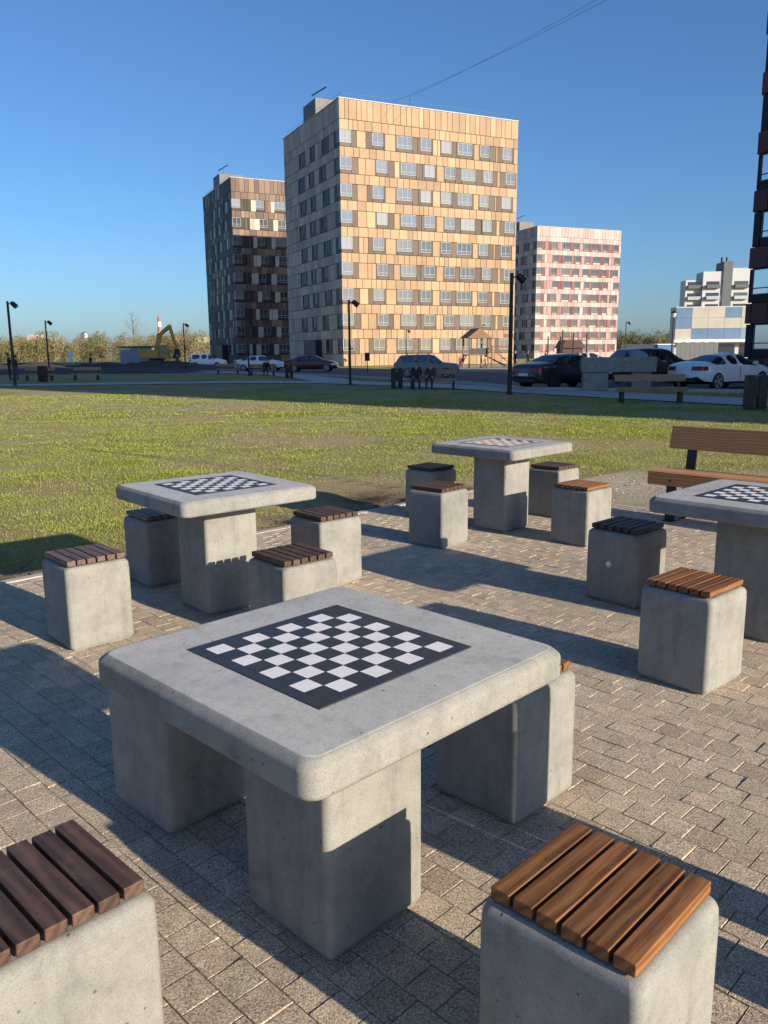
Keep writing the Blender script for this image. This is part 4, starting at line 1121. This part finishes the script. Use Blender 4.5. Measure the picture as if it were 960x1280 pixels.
car('parked_car', 'white sedan parked in front of the dark brown block', -11.6, 78, R(-3), 'sedan', PW_, 'rim')
car('parked_car', 'white SUV at the left end of the row, left of the dark brown block', -21.6, 102, R(-4), 'suv', PW_, 'rim')
car('parked_car', 'silver sedan far off below the pink and white block', 20.3, 82, R(4), 'sedan', PSv, 'rim')

# ------------------------------------------------------------------ people
def person(label, x, y, rz, pose='stand', h=1.72, top=(0.03, 0.03, 0.04), legs=(0.03, 0.035, 0.05), wide=False, group='people around the park'):
    """+y is forward"""
    J = {}; E_ = []; seg = {}
    def j(n, p, r, s_): J[n] = (Vector(p), r); seg[n] = s_
    def e(a, b): E_.append((a, b))
    dz = 0.0
    j('pelvis', (0, 0, .96), .175 if wide else .125, 'l'); j('spine', (0, 0, 1.14), .18 if wide else .125, 't'); j('chest', (0, 0.01, 1.33), .145, 't'); j('neck', (0, 0, 1.475), .055, 's')
    j('jaw', (0, .025, 1.56), .078, 's'); j('head', (0, .01, 1.64), .094, 's'); j('crown', (0, 0, 1.70), .07, 's'); j('nose', (0, .125, 1.605), .016, 's')
    for a in (('pelvis', 'spine'), ('spine', 'chest'), ('chest', 'neck'), ('neck', 'jaw'), ('jaw', 'head'), ('head', 'crown'), ('head', 'nose')): e(*a)
    for s_, k in ((-1, 'L'), (1, 'R')):
        sh = (s_ * .19, 0, 1.41)
        if pose == 'hug' and wide: el, wr, fd = (s_ * .22, .08, 1.16), (s_ * .08, .26, 1.16), Vector((-s_ * .8, .3, 0))
        elif pose == 'hug': el, wr, fd = (s_ * .24, .16, 1.18), (s_ * .10, .34, 1.20), Vector((-s_ * .8, .3, 0))
        elif pose == 'sit': el, wr, fd = (s_ * .23, .10, 1.14), (s_ * .14, .34, 1.04), Vector((0, 1, -.2))
        elif pose == 'walk': el, wr, fd = (s_ * .24, s_ * .10, 1.15), (s_ * .24, s_ * .26, .93), Vector((0, .4, -1))
        else: el, wr, fd = (s_ * .25, -.02, 1.14), (s_ * .26, .06, .90), Vector((0, .15, -1))
        j('sho' + k, sh, .062, 't'); j('elb' + k, el, .046, 't'); j('wri' + k, wr, .032, 't')
        fd = fd.normalized(); pw = Vector(wr); palm = pw + fd * .085
        j('palm' + k, palm, .036, 's')
        e('chest', 'sho' + k); e('sho' + k, 'elb' + k); e('elb' + k, 'wri' + k); e('wri' + k, 'palm' + k)
        sd = fd.cross(Vector((s_, 0, 0.01))).normalized() if abs(fd.x) < .7 else Vector((0, 0, 1))
        for q, (o_, l_) in enumerate(((-.03, .062), (-.01, .075), (.01, .07), (.03, .055))):
            j('f%d%s' % (q, k), palm + sd * o_ + fd * .03, .010, 's'); j('g%d%s' % (q, k), palm + sd * o_ * 1.15 + fd * (.03 + l_) + Vector((-s_ * .012, 0, 0)), .008, 's')
            e('palm' + k, 'f%d%s' % (q, k)); e('f%d%s' % (q, k), 'g%d%s' % (q, k))
        j('th' + k, pw + fd * .06 - sd * .055, .011, 's'); e('palm' + k, 'th' + k)
        if pose == 'sit': hip, kn, an, to = (s_ * .10, .02, .93), (s_ * .13, .44, .93), (s_ * .13, .46, .54), (s_ * .15, .63, .49)
        elif pose == 'walk': hip, kn, an, to = (s_ * .09, 0, .90), (s_ * .1, -s_ * .14 + .06, .50), (s_ * .1, -s_ * .30, .10), (s_ * .11, -s_ * .30 + .17, .045)
        else: hip, kn, an, to = (s_ * .095, 0, .90), (s_ * .115, .02, .50), (s_ * .125, 0, .09), (s_ * .14, .17, .045)
        j('hip' + k, hip, .092, 'l'); j('kne' + k, kn, .086 if wide else .064, 'l'); j('ank' + k, an, .078 if wide else .044, 'l'); j('toe' + k, to, .04, 'f')
        e('pelvis', 'hip' + k); e('hip' + k, 'kne' + k); e('kne' + k, 'ank' + k); e('ank' + k, 'toe' + k)
    names = list(J); idx = {n: i for i, n in enumerate(names)}
    zmin = min(J[n][0].z - J[n][1] for n in names)
    sc_ = h / 1.77
    me = bpy.data.meshes.new('body'); me.from_pydata([tuple(J[n][0]) for n in names], [(idx[a], idx[b]) for a, b in E_], [])
    o = bpy.data.objects.new('tmp', me); COL.objects.link(o)
    md = o.modifiers.new('k', 'SKIN'); md.use_smooth_shade = True
    for n in names:
        sv = o.data.skin_vertices[0].data[idx[n]]; sv.radius = (J[n][1], J[n][1] * (.78 if n in ('chest', 'spine', 'pelvis') else 1)); sv.use_root = n == 'pelvis'
    su = o.modifiers.new('s', 'SUBSURF'); su.levels = 2; su.render_levels = 2
    dg = bpy.context.evaluated_depsgraph_get(); ev = bpy.data.meshes.new_from_object(o.evaluated_get(dg)); bpy.data.objects.remove(o)
    ev.name = 'body'; ev.materials.clear()
    for q in (MT['skin'], cloth(top), cloth(legs), MT['rubber']): ev.materials.append(q)
    mi = {'s': 0, 't': 1, 'l': 2, 'f': 3}
    S_ = [(J[a][0], J[b][0], mi[seg[b]] if b != 'jaw' else 0) for a, b in E_]
    arr = []
    for p in ev.polygons:
        c = p.center; best = (9, 0)
        for a, b, m_ in S_:
            d = b - a; t_ = max(0, min(1, (c - a).dot(d) / max(1e-9, d.length_squared))); ds = (c - a - d * t_).length
            if ds < best[0]: best = (ds, m_)
        arr.append(best[1])
    ev.polygons.foreach_set('material_index', arr)
    ev.transform(Matrix.Scale(sc_, 4))
    lift = -min(v.co.z for v in ev.vertices)
    t = thing('person', label, 'person', (x, y, 0), rz, group)
    b = link('body', ev, t, (0, 0, lift if pose != 'sit' else lift + 0.0))
    hb = MB(); hb.ball((0, -.012, 1.665), .098, 2, 0, (1, 1.05, 1)); hb.v = [(a_ * sc_, (b_ - (.03 if c_ < 1.66 else 0)) * sc_, c_ * sc_) for a_, b_, c_ in hb.v]
    hb.obj('hair', MT['hair'], t, 60, loc=(0, 0, b.location.z))
    ec = MB()
    for s_ in (-1, 1): ec.ball((s_ * .034 * sc_, .098 * sc_, 1.635 * sc_), .011, 1)
    ec.obj('eyes', MT['hair'], t, loc=(0, 0, b.location.z))
    return t
person('standing person in dark jacket, left one of the couple beside the far left lamp', -24.75, 54.6, R(-70), 'hug', 1.82, (0.012, 0.012, 0.018), (0.02, 0.022, 0.03))
person('standing person in blue jeans, right one of the couple beside the far left lamp', -24.25, 54.5, R(80), 'hug', 1.70, (0.015, 0.015, 0.03), (0.04, 0.07, 0.14))
person('distant person in black standing behind the dark earth mound', -35.4, 100, R(150), 'stand', 1.75)
person('distant person in dark red top standing right of the excavator', -24.9, 100, R(200), 'stand', 1.75, (0.06, 0.025, 0.015), (0.02, 0.02, 0.02))
person('person in dark coat seated on the left of the bench by the estate car', 1.45, 35.72, R(180), 'sit', 1.66, (0.035, 0.036, 0.045), (0.04, 0.04, 0.05))
person('person in olive jacket seated beside the one in the dark coat', 2.1, 35.72, R(165), 'sit', 1.62, (0.07, 0.065, 0.04), (0.03, 0.03, 0.035))
person('person seated alone on the bench in front of the white sedan', -8.5, 60.22, R(180), 'sit', 1.75, (0.012, 0.012, 0.02), (0.02, 0.03, 0.06))
person('dark clothed adult standing at the left of the playground group', 13.2, 82, R(120), 'stand', 1.76, (0.015, 0.014, 0.016), (0.015, 0.015, 0.02))
person('adult walking in the middle of the playground group', 14.6, 83, R(240), 'walk', 1.78, (0.02, 0.02, 0.03), (0.02, 0.02, 0.02))
person('adult in black next to the right end of the playground group', 16.2, 82, R(90), 'stand', 1.72, (0.012, 0.012, 0.015), (0.03, 0.03, 0.035))
person('child in red top standing left of the playground tower', 7.9, 84, R(180), 'stand', 1.25, (0.35, 0.03, 0.03), (0.05, 0.06, 0.1), group='children on the playground')
person('child in white top walking in front of the playground tower', 10.2, 82, R(100), 'walk', 1.2, (0.6, 0.6, 0.6), (0.03, 0.03, 0.05), group='children on the playground')
# one more bin stands just outside the right edge; its two slabs throw the two dark bands on the paving
bin_('litter bin on the plaza just outside the right edge, casting two dark bands', 1.405, 1.472, R(49), 1.03).scale = (0.85, 0.85, 0.85)

# ------------------------------------------------------------------ playground
t = thing('play_tower', 'wooden playground tower with brown gable roof in front of the orange block', 'playground tower', (9.5, 84.5, 0), R(15))
for x in (-1, 1):
    for y in (-0.9, 0.9): MB().box(x - .07, x + .07, y - .07, y + .07, 0, 3.0).obj('post', MT['roof_brown'], t)
mb = MB(); mb.hexa([(-1.35, -1.2, 2.95), (1.35, -1.2, 2.95), (1.35, 1.2, 2.95), (-1.35, 1.2, 2.95), (-.03, -1.2, 3.95), (.03, -1.2, 3.95), (.03, 1.2, 3.95), (-.03, 1.2, 3.95)]); mb.obj('roof', MT['roof_brown'], t)
MB().box(-1.05, 1.05, -.95, .95, 1.25, 1.35).obj('platform', MT['roof_brown'], t)
MB().box(-1.0, 1.0, -.99, -.95, 1.36, 1.95).obj('side_board', MT['fence_dark'], t)
MB().box(.95, .99, -.9, .9, 1.36, 1.95).obj('side_board', MT['red_wood'], t)
mb = MB(); mb.hexa([(1.0, -.3, 1.25), (3.3, -.3, .15), (3.3, .3, .15), (1.0, .3, 1.25), (1.0, -.3, 1.32), (3.3, -.3, .22), (3.3, .3, .22), (1.0, .3, 1.32)]); mb.obj('slide', MT['red_wood'], t)
mb = MB()
for k in range(6): mb.bar((-1.1 - .12 * (5 - k), -.35, .22 * k + .1), (-1.1 - .12 * (5 - k), .35, .22 * k + .1), .05, .05)
for s_ in (-1, 1): mb.bar((-1.75, s_ * .36, 0), (-1.05, s_ * .36, 1.4), .06, .06)
mb.obj('ladder', MT['red_wood'], t)
t = thing('climbing_frame', 'tall red and brown climbing frame right of the playground tower', 'climbing frame', (11.9, 83.5, 0), R(10))
for x in (-.9, .9): MB().box(x - .05, x + .05, -.05, .05, 0, 2.2 if x < 0 else 3.3).obj('post', MT['red_wood'], t)
MB().bar((-1.0, 0, 2.1), (1.0, 0, 2.1), .08, .08).obj('top_bar', MT['red_wood'], t)
MB().box(.4, 1.4, -.06, .06, 3.0, 3.35).obj('top_board', MT['roof_brown'], t)
mb = MB(); mb.bar((-.9, 0, 1.9), (.9, 0, .5), .06, .06); mb.bar((-.9, 0, .5), (-1.9, 0, 0), .06, .06); mb.obj('brace', MT['red_wood'], t)
MB().box(.3, 1.5, -.3, .3, .9, 1.0).obj('platform', MT['roof_brown'], t)
t = thing('pull_up_frame', 'dark steel pull-up bars in front of the pink and white block', 'exercise frame', (16.0, 80, 0), R(5))
for k, (x, hh) in enumerate(((0, 3.0), (1.3, 3.0), (1.55, 3.6), (2.7, 3.3), (4.1, 3.3))): MB().tube([(x, .2 * k, 0), (x, .2 * k, hh)], .065, 8).obj('post', MT['black_metal'], t, 40)
mb = MB(); mb.bar((0, 0, 2.7), (1.3, .2, 2.7), .05, .05); mb.bar((1.55, .4, 3.0), (2.7, .6, 3.0), .05, .05); mb.bar((2.7, .6, 2.6), (4.1, .8, 2.6), .05, .05); mb.obj('bar', MT['black_metal'], t)
t = thing('play_house', 'dark red playhouse behind the black sedan', 'playhouse', (19.0, 84, 0), R(8))
MT['maroon'] = plain('maroon_board', (0.05, 0.010, 0.012), 0.6)
MB().box(-1.1, 1.1, -.8, .8, 0, 1.9).obj('wall', MT['maroon'], t)
mb = MB(); mb.hexa([(-1.3, -1, 1.9), (1.3, -1, 1.9), (1.3, 1, 1.9), (-1.3, 1, 1.9), (-.8, -1, 2.7), (.8, -1, 2.7), (.8, 1, 2.7), (-.8, 1, 2.7)]); mb.obj('roof', MT['maroon'], t)
t = thing('sign_post', 'small dark sign on a post in front of the lit corner of the orange block', 'sign', (-1.9 + 8.2 - 2.3, 71, 0), 0)
t.location = at_depth(459, 66)
MB().tube([(0, 0, 0), (0, 0, 1.6)], .035, 8).obj('post', MT['black_metal'], t); MB().box(-.2, .2, -.05, -.036, .95, 1.6).obj('panel', MT['fence_dark'], t)

# ------------------------------------------------------------------ building site on the left
def build_mounds():
    rnd = random.Random(21); nx, ny = 150, 40
    V = []
    for jy in range(ny):
        for ix in range(nx):
            x = -80 + 64 * ix / (nx - 1); y = 72 + 34 * jy / (ny - 1)
            e = min(1, ix / 8, (nx - 1 - ix) / 14) * math.sin(math.pi * jy / (ny - 1)) ** 0.7
            z = 0.72 * e * (0.85 + 0.75 * noise.noise(Vector((x * .16, y * .2, 2))) + .45 * noise.noise(Vector((x * .6, y * .6, 5))) + .18 * noise.noise(Vector((x * 2, y * 2, 9))))
            V.append((x, y, z - 0.03))
    F_ = [(jy * nx + ix, jy * nx + ix + 1, (jy + 1) * nx + ix + 1, (jy + 1) * nx + ix) for jy in range(ny - 1) for ix in range(nx - 1)]
    me = bpy.data.meshes.new('earth_mounds'); me.from_pydata(V, [], F_); me.materials.append(MT['mound'])
    tag(link('earth_mounds', me), kind='structure')
build_mounds()
t = thing('site_container', 'pale blue site container behind the earth mounds', 'container', at_depth(150, 112), R(4))
mb = MB(); mb.box(0, 4.1, 0, 2.4, 0, 2.65)
for k in range(20): mb.box(.1 + .2 * k, .2 + .2 * k, -.04, -.003, .15, 2.5)
mb.obj('body', MT['container'], t)
MB().box(-.5, 4.3, -.3, 2.7, 2.66, 2.8).obj('roof', MT['trim'], t)
t = thing('excavator', 'yellow excavator with raised arm beside the blue container', 'excavator', at_depth(196, 106), R(6))
for y in (-1.0, 1.0):
    mb = MB(); mb.hexa([(-1.7, y - .25, .15), (1.7, y - .25, .15), (1.7, y + .25, .15), (-1.7, y + .25, .15), (-2.0, y - .25, .85), (2.0, y - .25, .85), (2.0, y + .25, .85), (-2.0, y + .25, .85)]); mb.obj('track', MT['rubber'], t, bevel=.12)
MB().box(-.9, .9, -.7, .7, .7, 1.15).obj('turntable', MT['trim'], t)
MB().box(-2.1, .4, -1.2, 1.2, 1.15, 2.25).obj('engine_housing', MT['yellow'], t, bevel=.1)
MB().box(.45, 1.55, -1.2, -.1, 1.15, 2.85).obj('cab', MT['yellow'], t, bevel=.08)
MB().box(.6, 1.57, -1.23, -1.202, 1.7, 2.7).obj('cab_window', MT['glass_dark'], t)
mb = MB(); mb.bar((-.2, .35, 1.7), (.5, .35, 4.3), .4, .6); mb.bar((.45, .35, 4.1), (1.9, .35, 5.3), .38, .5); mb.obj('boom', MT['yellow'], t, bevel=.04)
mb = MB(); mb.bar((1.7, .35, 5.4), (2.5, .35, 2.3), .3, .42); mb.obj('stick', MT['yellow'], t, bevel=.03)
mb = MB(); mb.hexa([(2.0, -.1, 1.2), (2.9, -.1, 1.3), (2.9, .8, 1.3), (2.0, .8, 1.2), (2.3, -.1, 2.3), (2.8, -.1, 2.3), (2.8, .8, 2.3), (2.3, .8, 2.3)]); mb.obj('bucket', MT['trim'], t)
t = thing('notice_board', 'white upright board standing on the earth mound', 'board', at_depth(88, 88), R(-12))
MB().box(-.24, .24, -.03, .03, .9, 2.0).obj('panel', MT['white_paint'], t)
for s_ in (-1, 1): MB().box(s_ * .18 - .03, s_ * .18 + .03, .032, .08, 0, 1.6).obj('post', MT['steel'], t)

# fences on the right
t = thing('site_fence', 'dark sheet metal fence below the trees left of the shopping centre', 'fence', at_depth(776, 112), R(0))
mb = MB()
for k in range(9): mb.box(k * .75, k * .75 + .73, 0, .05, 0, 2.45 + .08 * (k % 2))
mb.obj('sheet', MT['fence_dark'], t)
t = thing('site_fence', 'grey sheet metal fence in front of the shopping centre', 'fence', at_depth(845, 108), R(2))
mb = MB()
for k in range(9): mb.box(k * .62, k * .62 + .6, 0, .05, 0, 2.6 + .06 * (k % 2))
mb.obj('sheet', MT['fence_grey'], t)
t = thing('kiosk', 'small blue cabin at the foot of the lantern lamp', 'cabin', at_depth(822, 106), 0)
MB().box(0, 2.0, 0, 1.6, 0, 2.3).obj('body', MT['blue'], t, bevel=.03); MB().box(-.1, 2.1, -.1, 1.7, 2.31, 2.42).obj('roof', MT['white_paint'], t)

# ------------------------------------------------------------------ trees
def crown_quads(mb, c, rx, rz_, n, size, pal, rnd, shell=0.35):
    for _ in range(n):
        while True:
            p = Vector((rnd.uniform(-1, 1), rnd.uniform(-1, 1), rnd.uniform(-1, 1)))
            if shell < p.length < 1: break
        if noise.noise(Vector((c[0] + p.x * 2.2, c[1] + p.y * 2.2, p.z * 2.2))) < -0.12: continue
        q = Vector((c[0] + p.x * rx, c[1] + p.y * rx, c[2] + p.z * rz_))
        a = Vector((rnd.gauss(0, 1), rnd.gauss(0, 1), rnd.gauss(0, 1))).normalized(); b = a.orthogonal().normalized(); s_ = size * rnd.uniform(.5, 1.3)
        k = rnd.uniform(.7, 1.3); cc = rnd.choice(pal); mb.col = tuple(x * k for x in cc)
        mb.quad(q - a * s_, q + b * s_ * .5, q + a * s_, q - b * s_ * .5)
PAL_SPRING = [(0.22, 0.20, 0.08), (0.27, 0.21, 0.10), (0.18, 0.19, 0.06), (0.23, 0.165, 0.10), (0.15, 0.16, 0.055)]
def wood_mass(label, spots, hmin, hmax, pal, seed, n=230):
    rnd = random.Random(seed); mb = MB()
    for (x, y) in spots:
        h = rnd.uniform(hmin, hmax)
        mb.mi = 1; mb.col = (0.3, 0.27, 0.22); mb.tube([(x, y, 0), (x + rnd.uniform(-.3, .3), y, h * .9)], [.14, .03], 5)
        for _ in range(5):
            z = rnd.uniform(.35, .8) * h; a = rnd.uniform(0, 6.28); mb.tube([(x, y, z), (x + 1.3 * math.cos(a), y + 1.3 * math.sin(a), z + 1.5)], [.06, .02], 4)
        mb.mi = 0; crown_quads(mb, (x, y, h * .58), h * .34, h * .42, n, .20 + .07 * rnd.random(), [rnd.choice(pal), rnd.choice(pal)], rnd, 0.0)
        crown_quads(mb, (x, y, h * .20), h * .38, h * .24, n // 3, .22, pal, rnd, 0.0)
    tag(mb.obj('woodland', [MT['foliage'], MT['foliage']]), label, kind='stuff')
rnd = random.Random(31)
spots = [(rnd.uniform(-0.56, -0.20) * y_, y_) for y_ in [rnd.uniform(240, 330) for _ in range(190)]]
wood_mass('strip of bare yellow green spring trees along the left horizon', spots, 5.0, 10.0, PAL_SPRING, 41, 700)
spots = [(rnd.uniform(0.275, 0.46) * y_, y_) for y_ in [rnd.uniform(240, 290) for _ in range(60)]]
wood_mass('strip of brownish green trees between the pink block and the shopping centre', spots, 5.5, 8.5, [(0.20, 0.18, 0.075), (0.25, 0.20, 0.10), (0.16, 0.165, 0.06)], 43, 800)
def tree(label, x, y, h, seed, pal):
    rnd = random.Random(seed); t = thing('bare_tree', label, 'tree', (x, y, 0), 0)
    mb = MB(); mb.tube([(0, 0, 0), (.1, 0, h * .5), (0, 0, h * .97)], [.16, .10, .02], 7)
    for k in range(26):
        z = h * rnd.uniform(.28, .92); a = rnd.uniform(0, 6.28); l_ = (h - z) * .45 + .5
        p1 = Vector((l_ * .5 * math.cos(a), l_ * .5 * math.sin(a), z + l_ * .5)); p2 = Vector((l_ * .8 * math.cos(a), l_ * .8 * math.sin(a), z + l_ * 1.1))
        mb.tube([(0, 0, z), p1, p2], [.05, .03, .012], 5)
    mb.obj('trunk', MT['bark'], t)
    mb = MB(); crown_quads(mb, (0, 0, h * .64), h * .27, h * .38, 420, .13, pal, rnd, 0.0); mb.obj('crown', MT['foliage'], t)
tree('tall bare birch at the left frame edge behind the far left lamp', -58.5, 118, 8.2, 1, PAL_SPRING)
tree('tall bare birch rising left of the striped chimney', -70.5, 235, 14.2, 2, PAL_SPRING)
tree('bushy spring tree just left of the dark brown block', -58.0, 245, 11.5, 3, PAL_SPRING)
